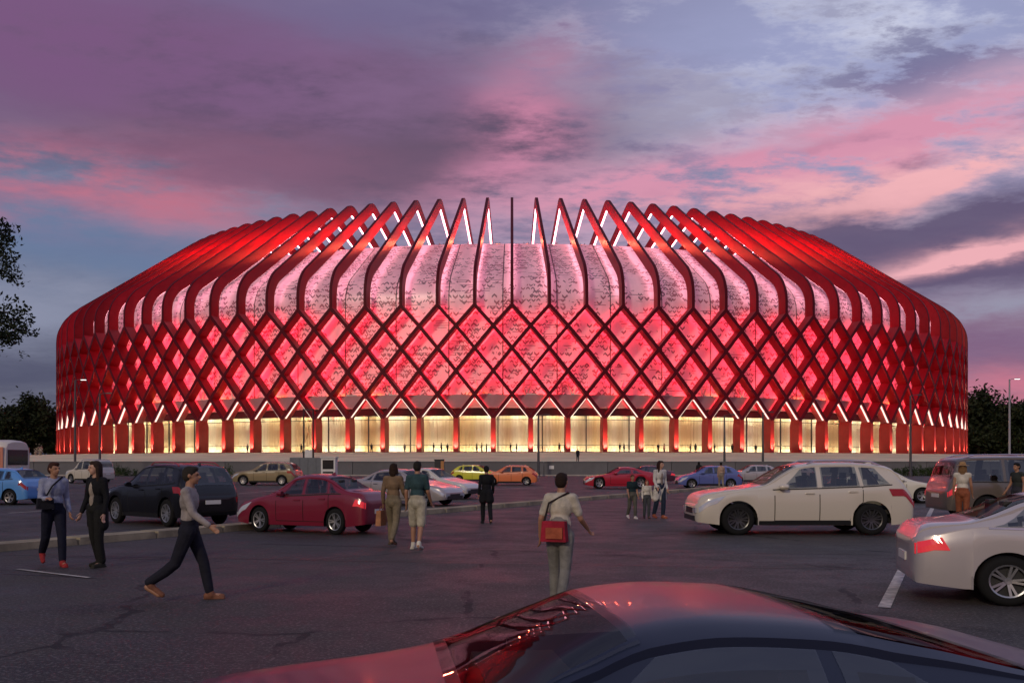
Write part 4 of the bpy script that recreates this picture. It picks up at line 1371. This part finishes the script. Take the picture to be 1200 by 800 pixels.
def ell(b, c, r, n=12, m=8, rot=None):
    rings = []
    for i in range(m + 1):
        ph = pi * i / m; ring = []
        for j in range(n):
            v = Vector((r[0] * sin(ph) * cos(2 * pi * j / n) + 0, r[1] * sin(ph) * sin(2 * pi * j / n), -r[2] * cos(ph)))
            if i in (0, m): v = Vector((1e-4 * cos(2 * pi * j / n), 1e-4 * sin(2 * pi * j / n), v.z))
            if rot: v.rotate(rot)
            ring.append(v + Vector(c))
        rings.append(ring)
    b.rings(rings)


def fuse(b, name, vox, smooth=4, dec=1.0):
    """weld the overlapping shapes into one continuous surface"""
    me = b.mesh("tmp", fix=True)
    o = bpy.data.objects.new("tmp", me); COL.objects.link(o)
    m = o.modifiers.new("r", "REMESH"); m.mode = "VOXEL"; m.voxel_size = vox
    if smooth:
        k = o.modifiers.new("s", "SMOOTH"); k.factor = .5; k.iterations = smooth
    if dec < 1:
        q = o.modifiers.new("d", "DECIMATE"); q.ratio = dec
    dg = bpy.context.evaluated_depsgraph_get()
    out = bpy.data.meshes.new_from_object(o.evaluated_get(dg)); out.name = name
    bpy.data.objects.remove(o); bpy.data.meshes.remove(me)
    out.polygons.foreach_set("use_smooth", [True] * len(out.polygons))
    out.materials.clear(); out.materials.append(None)
    return out


SK = {"light": pbr("skin_light", (0.52, 0.29, 0.20), 0.55), "tan": pbr("skin_tan", (0.38, 0.19, 0.11), 0.55), "brown": pbr("skin_brown", (0.20, 0.10, 0.06), 0.55)}
_cl = {}


def cloth(c):
    if c not in _cl: _cl[c] = pbr("cloth", c, 0.85, spec=.2, var=.22, vscale=7, bump=.9, bscale=11)
    return _cl[c]


def person_meshes(stride=0.0, armsw=0.0, bend=(0.1, 0.1), top="tee", bottom="trousers", hair="short", vox=.012, lean=0.0, headturn=0.0, armout=0.06, fingers=True, side_bend=0.0):
    """figure 1.75 m tall facing -Y. Returns list of (name, mesh, role)"""
    f = Vector((0, -1, 0))
    hipz, kz, az = 0.93, 0.50, 0.085
    hips, knees, anks = {}, {}, {}
    for s in (-1, 1):
        a = radians(stride) * s                     # + forward
        hips[s] = Vector((s * .092, 0, hipz - .02 * abs(sin(radians(stride)))))
        d1 = Vector((0, -sin(a), -cos(a)))
        a2 = a - radians(8 + (abs(stride) * 1.0 if s < 0 else 2))
        d2 = Vector((0, -sin(a2), -cos(a2)))
        knees[s] = hips[s] + d1 * .43 + Vector((s * .004, 0, 0))
        anks[s] = knees[s] + d2 * .405
    low = anks[1].z - az
    for dct in (hips, knees, anks):
        for s in dct: dct[s].z -= low
    pit = {1: 0.0, -1: radians(min(50, stride * 1.7))}
    hz = (hips[1].z + hips[-1].z) / 2
    pel = Vector((0, 0, hz + .05))
    up = Vector((0, -sin(radians(lean)), cos(radians(lean))))
    chest = pel + up * .34; neck = pel + up * .51; head = neck + Vector((0, -.025, .150))
    sh, el, wr = {}, {}, {}
    for s in (-1, 1):
        sh[s] = pel + up * .455 + Vector((s * .165, 0.01, 0))
        a = radians(-armsw) * s
        d1 = Vector((s * armout * 2.6, -sin(a), -cos(a))).normalized()
        b_ = radians(armsw * .4 + 12) * 1 + a + radians(bend[0 if s < 0 else 1] * 90)
        d2 = Vector((s * armout * (1.2 if bend[0 if s < 0 else 1] < .5 else -3), -sin(b_), -cos(b_))).normalized()
        el[s] = sh[s] + d1 * .29; wr[s] = el[s] + d2 * .255
    R = Matrix.Rotation(radians(headturn), 3, "Z")
    def H(x, y, z): v = Vector((x, y, z)); v.rotate(R); return head + v
    b = MB()
    # head: skull, jaw, nose, brow, ears; neck
    ell(b, H(0, .010, .018), (.074, .094, .098)); ell(b, H(0, -.026, -.040), (.056, .064, .070)); ell(b, H(0, -.055, -.085), (.028, .028, .024))
    cap(b, H(0, -.088, .012), H(0, -.108, -.022), .011, .016, 8); ell(b, H(0, -.082, .030), (.050, .014, .012)); ell(b, H(0, -.088, -.052), (.024, .010, .010))
    for s in (-1, 1): ell(b, H(s * .076, .012, .0), (.010, .020, .030))
    cap(b, pel + up * .46, head + Vector((0, .012, -.05)), .062, .052)
    # trunk
    ell(b, pel, (.155, .105, .12)); ell(b, pel + up * .15, (.130, .092, .14)); ell(b, chest, (.160, .108, .17)); cap(b, sh[-1], sh[1], .058, .058)
    ell(b, pel + up * .40, (.15, .08, .08)); ell(b, pel + Vector((0, .045, -.05)), (.13, .09, .10))
    for s in (-1, 1):
        cap(b, hips[s], knees[s], .088, .055); cap(b, knees[s], knees[s].lerp(anks[s], .35), .053, .056); cap(b, knees[s].lerp(anks[s], .3), anks[s], .055, .036)
        ft = anks[s] + Vector((s * .015, -.14 * cos(pit[s]), -.05 - .14 * sin(pit[s]))); cap(b, anks[s] + Vector((0, .03, -.035)), ft, .040, .034)
        cap(b, sh[s], el[s], .050, .038); cap(b, el[s], el[s].lerp(wr[s], .3), .038, .038); cap(b, el[s].lerp(wr[s], .3), wr[s], .037, .026)
        # hand
        d = (wr[s] - el[s]).normalized(); w = Vector((0, -1, 0)); w = (w - d * w.dot(d)); w.normalize(); n = d.cross(w) * s
        pm = wr[s] + d * .055; cap(b, wr[s], wr[s] + d * .085, .024, .034, 10, .55, n)
        if fingers:
            for q, (o_, l) in enumerate(((.026, .070), (.009, .080), (-.009, .074), (-.026, .058))):
                p = wr[s] + d * .085 + w * o_; m_ = p + d * l * .55 - n * .006; e = m_ + d * l * .4 - n * .026
                cap(b, p, m_, .0085, .008, 6); cap(b, m_, e, .008, .0065, 6)
            p = wr[s] + d * .03 + w * .026; cap(b, p, p + d * .035 + w * .028, .011, .009, 6); cap(b, p + d * .035 + w * .028, p + d * .065 + w * .034 - n * .01, .009, .007, 6)
    parts = [("body", fuse(b, "body", vox if not fingers else min(vox, .0085), 2, 1.0 if vox > .02 else .45), "skin")]
    for s in (-1, 1):
        e = MB(); ell(e, H(s * .031, -.087, .012), (.013, .008, .007), 8, 5); parts.append(("eye", e.mesh("eye", True), "eye"))
    # upper garment
    g = MB()
    long_ = top in ("shirt", "coat", "cardigan")
    ell(g, pel + up * .12, (.150, .108, .17)); ell(g, chest, (.176, .122, .185)); ell(g, pel + up * .40, (.165, .092, .085)); cap(g, sh[-1], sh[1], .066, .066)
    cap(g, pel + up * .46, pel + up * .50, .068, .062)
    ell(g, pel + up * .0, (.166, .118, .10))
    for s in (-1, 1):
        if top == "vest": cap(g, sh[s], sh[s].lerp(el[s], .15), .062, .056)
        elif long_: cap(g, sh[s], el[s], .063, .050); cap(g, el[s], wr[s].lerp(el[s], .06), .050, .040)
        else: cap(g, sh[s], sh[s].lerp(el[s], .72), .064, .058)
    if top in ("coat", "cardigan"):
        for s in (-1, 1):
            kk = pel.lerp((knees[s] + Vector((0, 0, 0))), .55 if top == "coat" else .75)
            cap(g, pel + Vector((s * .07, .01, -.02)), Vector((s * .115, kk.y * .6 + .03, kk.z)), .125, .115, 12, .9, (0, 1, 0))
            cap(g, pel + Vector((s * .06, .05, -.02)), Vector((s * .07, kk.y * .6 + .07, kk.z)), .11, .10)
        parts.append(("inner_top", None, "inner"))
    parts.append((top if top != "tee" else "shirt", fuse(g, top, vox, 3, .5 if vox < .02 else 1), "top"))
    if top in ("coat", "cardigan"):
        i = MB(); ell(i, chest + Vector((0, -.030, -.03)), (.070, .108, .17)); ell(i, pel + up * .13 + Vector((0, -.028, 0)), (.070, .100, .16))
        parts = [(a, fuse(i, "inner_top", vox, 2) if c == "inner" else m_, c) for a, m_, c in parts]
    # lower garment
    g = MB(); ell(g, pel, (.168, .118, .12)); ell(g, pel + Vector((0, .045, -.06)), (.142, .098, .11)); cap(g, pel + Vector((0, 0, .06)), pel + Vector((0, 0, .11)), .15, .142, 12, .75, (0, 1, 0))
    for s in (-1, 1):
        cap(g, hips[s], knees[s] if bottom != "shorts" else hips[s].lerp(knees[s], .96), .104, .074 if bottom != "shorts" else .092)
        if bottom != "shorts":
            cap(g, knees[s], knees[s].lerp(anks[s], .4), .073, .070); cap(g, knees[s].lerp(anks[s], .4), anks[s] + Vector((0, .005, .03)), .070, .060 if bottom == "trousers" else .075)
    parts.append(("trousers" if bottom != "shorts" else "shorts", fuse(g, "trousers", vox, 3, .5 if vox < .02 else 1), "bottom"))
    for s in (-1, 1):
        g = MB(); cp_, sp_ = cos(pit[s]), sin(pit[s])
        h_ = anks[s] + Vector((0, .035 * cp_ - .045 * sp_, -.045 * cp_ + .035 * sp_)); t_ = anks[s] + Vector((s * .018, -.155 * cp_ - .052 * sp_, -.052 * cp_ - .155 * sp_))
        cap(g, h_, t_, .046, .036, 10); cap(g, anks[s] + Vector((0, 0, .02)), anks[s] + Vector((0, -.02, -.03)), .050, .052)
        if not pit[s]: g.box(tuple((h_ + t_) / 2 + Vector((0, 0, -.030))), (.085, .27, .022))
        parts.append(("shoe", fuse(g, "shoe", vox, 2), "shoe"))
    # hair
    g = MB()
    if hair != "bald":
        ell(g, H(0, .022, .036), (.084, .098, .092)); ell(g, H(0, .045, .0), (.080, .075, .085)); ell(g, H(0, -.035, .085), (.066, .055, .036))
        if hair == "long":
            cap(g, H(0, .055, -.02), H(0, .085, -.30), .085, .055, 10, .6, (0, 1, 0))
            for s in (-1, 1): cap(g, H(s * .072, .02, 0), H(s * .095, .015, -.24), .034, .026)
        if hair == "bob":
            cap(g, H(0, .05, 0), H(0, .06, -.10), .086, .075, 10, .7, (0, 1, 0))
            for s in (-1, 1): cap(g, H(s * .070, .02, 0), H(s * .078, .005, -.09), .032, .030)
        if hair == "bun": ell(g, H(0, .12, .07), (.045, .045, .045))
        parts.append(("hair", fuse(g, "hair", vox, 2), "hair"))
    if hair == "hat" or hair == "long_hat": pass
    info = {"sh": sh, "wr": wr, "el": el, "pel": pel, "head": head, "chest": chest, "hip": hips}
    return parts, info


def place_person(pm, px, py, h, face, cols, label, group=None, loc=None):
    """cols: skin, hair, top, inner, bottom, shoe"""
    p = loc if loc is not None else gp(px, py)
    r = empty("person", p, radians(face), label, "person", group)
    k = h / 1.75; r.scale = (k, k, k)
    for name, me, role in pm:
        mat = SK[cols["skin"]] if role == "skin" else M["black"] if role == "eye" else cloth(cols[role])
        obj(name, me, mat, r)
    return r


BLK = (0.012, 0.012, 0.014)
def held(name, parts, owner, label, cat):
    """a bag carried by someone: a thing of its own at the carrier's place"""
    r = empty(name, owner.location, owner.rotation_euler.z, label, cat); r.scale = owner.scale
    for n_, b_, m_, sm in parts: b_.build(n_, m_, r, sm)
    return r


# strolling couple on the left
pm, inf = person_meshes(stride=17, armsw=10, bend=(.75, .25), top="shirt", hair="short", headturn=25)
P1 = place_person(pm, 63, 663, 1.74, 38, dict(skin="tan", hair=(.05, .02, .014), top=(.30, .32, .42), bottom=(.012, .013, .026), shoe=(.30, .03, .03)),
                  "person in a pale blue shirt and red shoes with a dark waist bag")
b = MB(); c = inf["pel"] + Vector((-.16, -.14, .10)); b.box(tuple(c), (.26, .12, .18), 0, .9)
b2 = MB(); sh = inf["sh"]; pts = [c + Vector((0, .02, .08)), inf["chest"] + Vector((-.05, -.14, .05)), sh[1] + Vector((-.04, -.03, .075)), sh[1] + Vector((-.04, .08, .03)), inf["chest"] + Vector((.02, .15, 0)), c + Vector((0.02, .16, .06))]
b2.tube(pts, .014, 6)
held("shoulder_bag", [("pouch", b, cloth((.015, .015, .02)), False), ("strap", b2, cloth((.015, .015, .02)), 40)], P1, "small dark bag slung at the waist of the person in the pale blue shirt", "bag")
pm, inf = person_meshes(stride=4, armsw=4, bend=(.05, .05), top="coat", bottom="wide", hair="long", headturn=-20)
place_person(pm, 113, 664, 1.74, -28, dict(skin="light", hair=(.035, .02, .015), top=(.010, .010, .012), inner=(.36, .30, .24), bottom=(.014, .014, .013), shoe=(.03, .028, .02)),
             "person in a long black coat over a beige top walking beside the pale blue shirt")
# blurred walkers, at rest
pm, inf = person_meshes(stride=21, armsw=20, bend=(.15, .15), top="shirt", hair="short")
place_person(pm, 222, 703, 1.70, 96, dict(skin="tan", hair=(.03, .025, .02), top=(.32, .28, .26), bottom=(.016, .016, .024), shoe=(.20, .085, .05)),
             "person in a grey-beige top and tan shoes striding in front of the black SUV")
pm, inf = person_meshes(stride=8, armsw=9, bend=(.15, .1), top="tee", bottom="shorts", hair="short")
place_person(pm, 489, 643, 1.74, 170, dict(skin="tan", hair=(.02, .018, .015), top=(.035, .07, .075), bottom=(.42, .38, .28), shoe=(.62, .58, .48)),
             "person in a dark green T-shirt and beige shorts behind the crimson sedan")
pm, inf = person_meshes(stride=12, armsw=12, bend=(.2, .1), top="shirt", bottom="trousers", hair="bob")
P5 = place_person(pm, 461, 638, 1.70, 165, dict(skin="tan", hair=(.03, .016, .010), top=(.20, .13, .075), bottom=(.20, .16, .10), shoe=(.10, .07, .05)),
             "person in brown clothes on the left of the beige shorts, with a tan bag")
b = MB(); w_ = inf["wr"][1]; b.box((w_.x + .05, w_.y, w_.z - .32), (.12, .34, .32), 0, .85); b2 = MB(); b2.tube([(w_.x + .05, w_.y - .11, w_.z - .17), (w_.x + .03, w_.y - .04, w_.z - .06), (w_.x + .03, w_.y + .04, w_.z - .06), (w_.x + .05, w_.y + .11, w_.z - .17)], .010, 6)
held("handbag", [("pouch", b, cloth((.42, .19, .09)), False), ("handle", b2, cloth((.25, .11, .06)), 40)], P5, "tan handbag hanging from the hand of the person in brown", "bag")
pm, inf = person_meshes(stride=10, armsw=8, bend=(.1, .1), top="coat", bottom="trousers", hair="short")
place_person(pm, 570, 613, 1.62, 190, dict(skin="tan", hair=(.010, .010, .010), top=(.010, .010, .012), inner=(.012, .012, .014), bottom=(.010, .010, .012), shoe=BLK),
             "person all in black walking alone before the orange hatchback")
pm, inf = person_meshes(stride=10, armsw=12, bend=(.30, .15), top="tee", bottom="trousers", hair="short", lean=7, armout=.12)
P7 = place_person(pm, 656, 711, 1.60, 160, dict(skin="tan", hair=(.025, .014, .010), top=(.50, .45, .36), bottom=(.20, .19, .17), shoe=(.30, .26, .24)),
             "person in a cream T-shirt and grey trousers with a red bag on the back")
b = MB(); c = inf["pel"] + Vector((.02, .17, .03)); b.box(tuple(c), (.34, .13, .26), 0, .88); b3 = MB(); b3.box(tuple(c + Vector((-.02, .075, -.02))), (.22, .03, .14))
b2 = MB(); b2.tube([c + Vector((.15, -.02, .1)), inf["chest"] + Vector((.12, .13, .05)), inf["sh"][-1] + Vector((.05, .05, .07)), inf["sh"][-1] + Vector((.05, -.05, .05)), inf["chest"] + Vector((.05, -.14, -.05)), inf["pel"] + Vector((.17, -.08, .10)), c + Vector((.16, -.04, .05))], .014, 6)
held("shoulder_bag", [("pouch", b, cloth((.34, .02, .04)), False), ("pocket", b3, cloth((.40, .10, .05)), False), ("strap", b2, cloth((.03, .02, .02)), 40)], P7, "red bag on the back of the person in the cream T-shirt", "bag")
# family
pm, inf = person_meshes(stride=9, armsw=6, bend=(.2, .1), top="tee", hair="short")
place_person(pm, 741, 607.5, 1.34, 15, dict(skin="tan", hair=(.10, .035, .02), top=(.014, .03, .034), bottom=(.10, .095, .075), shoe=(.62, .58, .54)),
             "taller child in a dark T-shirt and white shoes on the left of the family", "family of three on the tarmac")
pm, inf = person_meshes(stride=3, armsw=3, bend=(.1, .1), top="shirt", hair="bob")
place_person(pm, 758, 607, 1.18, 5, dict(skin="light", hair=(.22, .05, .03), top=(.62, .58, .50), bottom=(.06, .065, .07), shoe=(.05, .03, .03)),
             "small child in a white top between the taller child and the woman", "family of three on the tarmac")
pm, inf = person_meshes(stride=6, armsw=5, bend=(.25, .1), top="cardigan", bottom="trousers", hair="long", headturn=30)
place_person(pm, 773.5, 607, 1.76, 25, dict(skin="light", hair=(.03, .012, .010), top=(.58, .55, .50), inner=(.25, .20, .18), bottom=(.02, .028, .05), shoe=(.30, .09, .045)),
             "woman with long dark hair in a white cardigan and brown boots beside two children", "family of three on the tarmac")
# right edge
pm, inf = person_meshes(stride=5, armsw=5, bend=(.1, .1), top="vest", bottom="wide", hair="long")
P11 = place_person(pm, 1128, 617.5, 1.70, 150, dict(skin="tan", hair=(.20, .11, .05), top=(.60, .55, .46), bottom=(.28, .085, .04), shoe=(.15, .08, .05)),
             "woman in white sleeveless top and rust trousers in front of the brown SUV")
b = MB(); h = inf["head"]; b.lathe([(.001, .155), (.05, .152), (.078, .130), (.092, .062), (.17, .050), (.172, .044), (.09, .050), (.001, .06)], 20, "z", tuple(h + Vector((0, .015, 0))))
hat = held("hat", [("crown", b, cloth((.40, .24, .11)), 50)], P11, "tan brimmed hat worn by the woman in rust trousers", "hat")
pm, inf = person_meshes(stride=5, armsw=5, bend=(.2, .1), top="vest", hair="short")
place_person(pm, 1192, 613, 1.70, -70, dict(skin="tan", hair=(.010, .009, .009), top=(.035, .04, .035), bottom=(.04, .04, .05), shoe=BLK),
             "dark-haired person in a dark vest seen over the champagne pearl sedan")
# figures further off
pmA, infA = person_meshes(stride=10, armsw=10, bend=(.1, .1), top="shirt", hair="short", vox=.03, fingers=False)
pmB, infB = person_meshes(stride=3, armsw=3, bend=(.1, .1), top="coat", hair="long", vox=.03, fingers=False)
far = dict(skin="tan", hair=(.012, .010, .010), top=(.015, .015, .018), inner=(.1, .09, .08), bottom=(.012, .012, .016), shoe=BLK)
place_person(pmA, 845, 573.5, 1.70, 180, dict(far, top=(.42, .28, .20), bottom=(.25, .20, .15)), "person in a pale brown shirt standing against the slate blue hatchback")
place_person(pmB, 819, 566, 1.75, 180, far, "dark figure standing behind the slate blue hatchback's bonnet")


def deck_pt(px, r):
    u = (px - 600.0) / F
    # angle on the ring of radius r seen at this column
    for i in range(2000):
        th = (i - 1000) / 1000.0 * .9
        q = Vector((AX + 0.991 * r * sin(th), AY - r * cos(th), ZD))
        if q.x / q.y >= u: return q
    return q


d_ = 140.0
zz = 1.70 + (ZD - 1.72) * .45
place_person(pmA, 0, 0, 1.72, 0, far, "lone dark figure standing on the sloping plaza right of the middle lamp post", None, Vector((tp(677, 119.6), 119.6, 1.72)))
cols_far = [far, dict(far, top=(.25, .03, .03)), dict(far, top=(.10, .09, .09), bottom=(.05, .05, .06)), dict(far, top=(.22, .18, .14))]
for i, px in enumerate([290, 338, 353, 409, 435, 474, 508, 517, 524, 558, 564, 570, 598, 605, 655, 661, 726, 731, 771, 778, 809, 815, 837, 858, 885, 915]):
    place_person((pmA, pmB)[i % 2], 0, 0, rnd.uniform(1.62, 1.84), rnd.uniform(0, 360), cols_far[0 if px not in (778, 409) else 1] if i % 5 else cols_far[2],
                 "tiny dark figure standing before the lit ground-floor glass of the arena", "small figures before the lit glass front", deck_pt(px, 129.6 + rnd.uniform(-1.2, 1.6)))
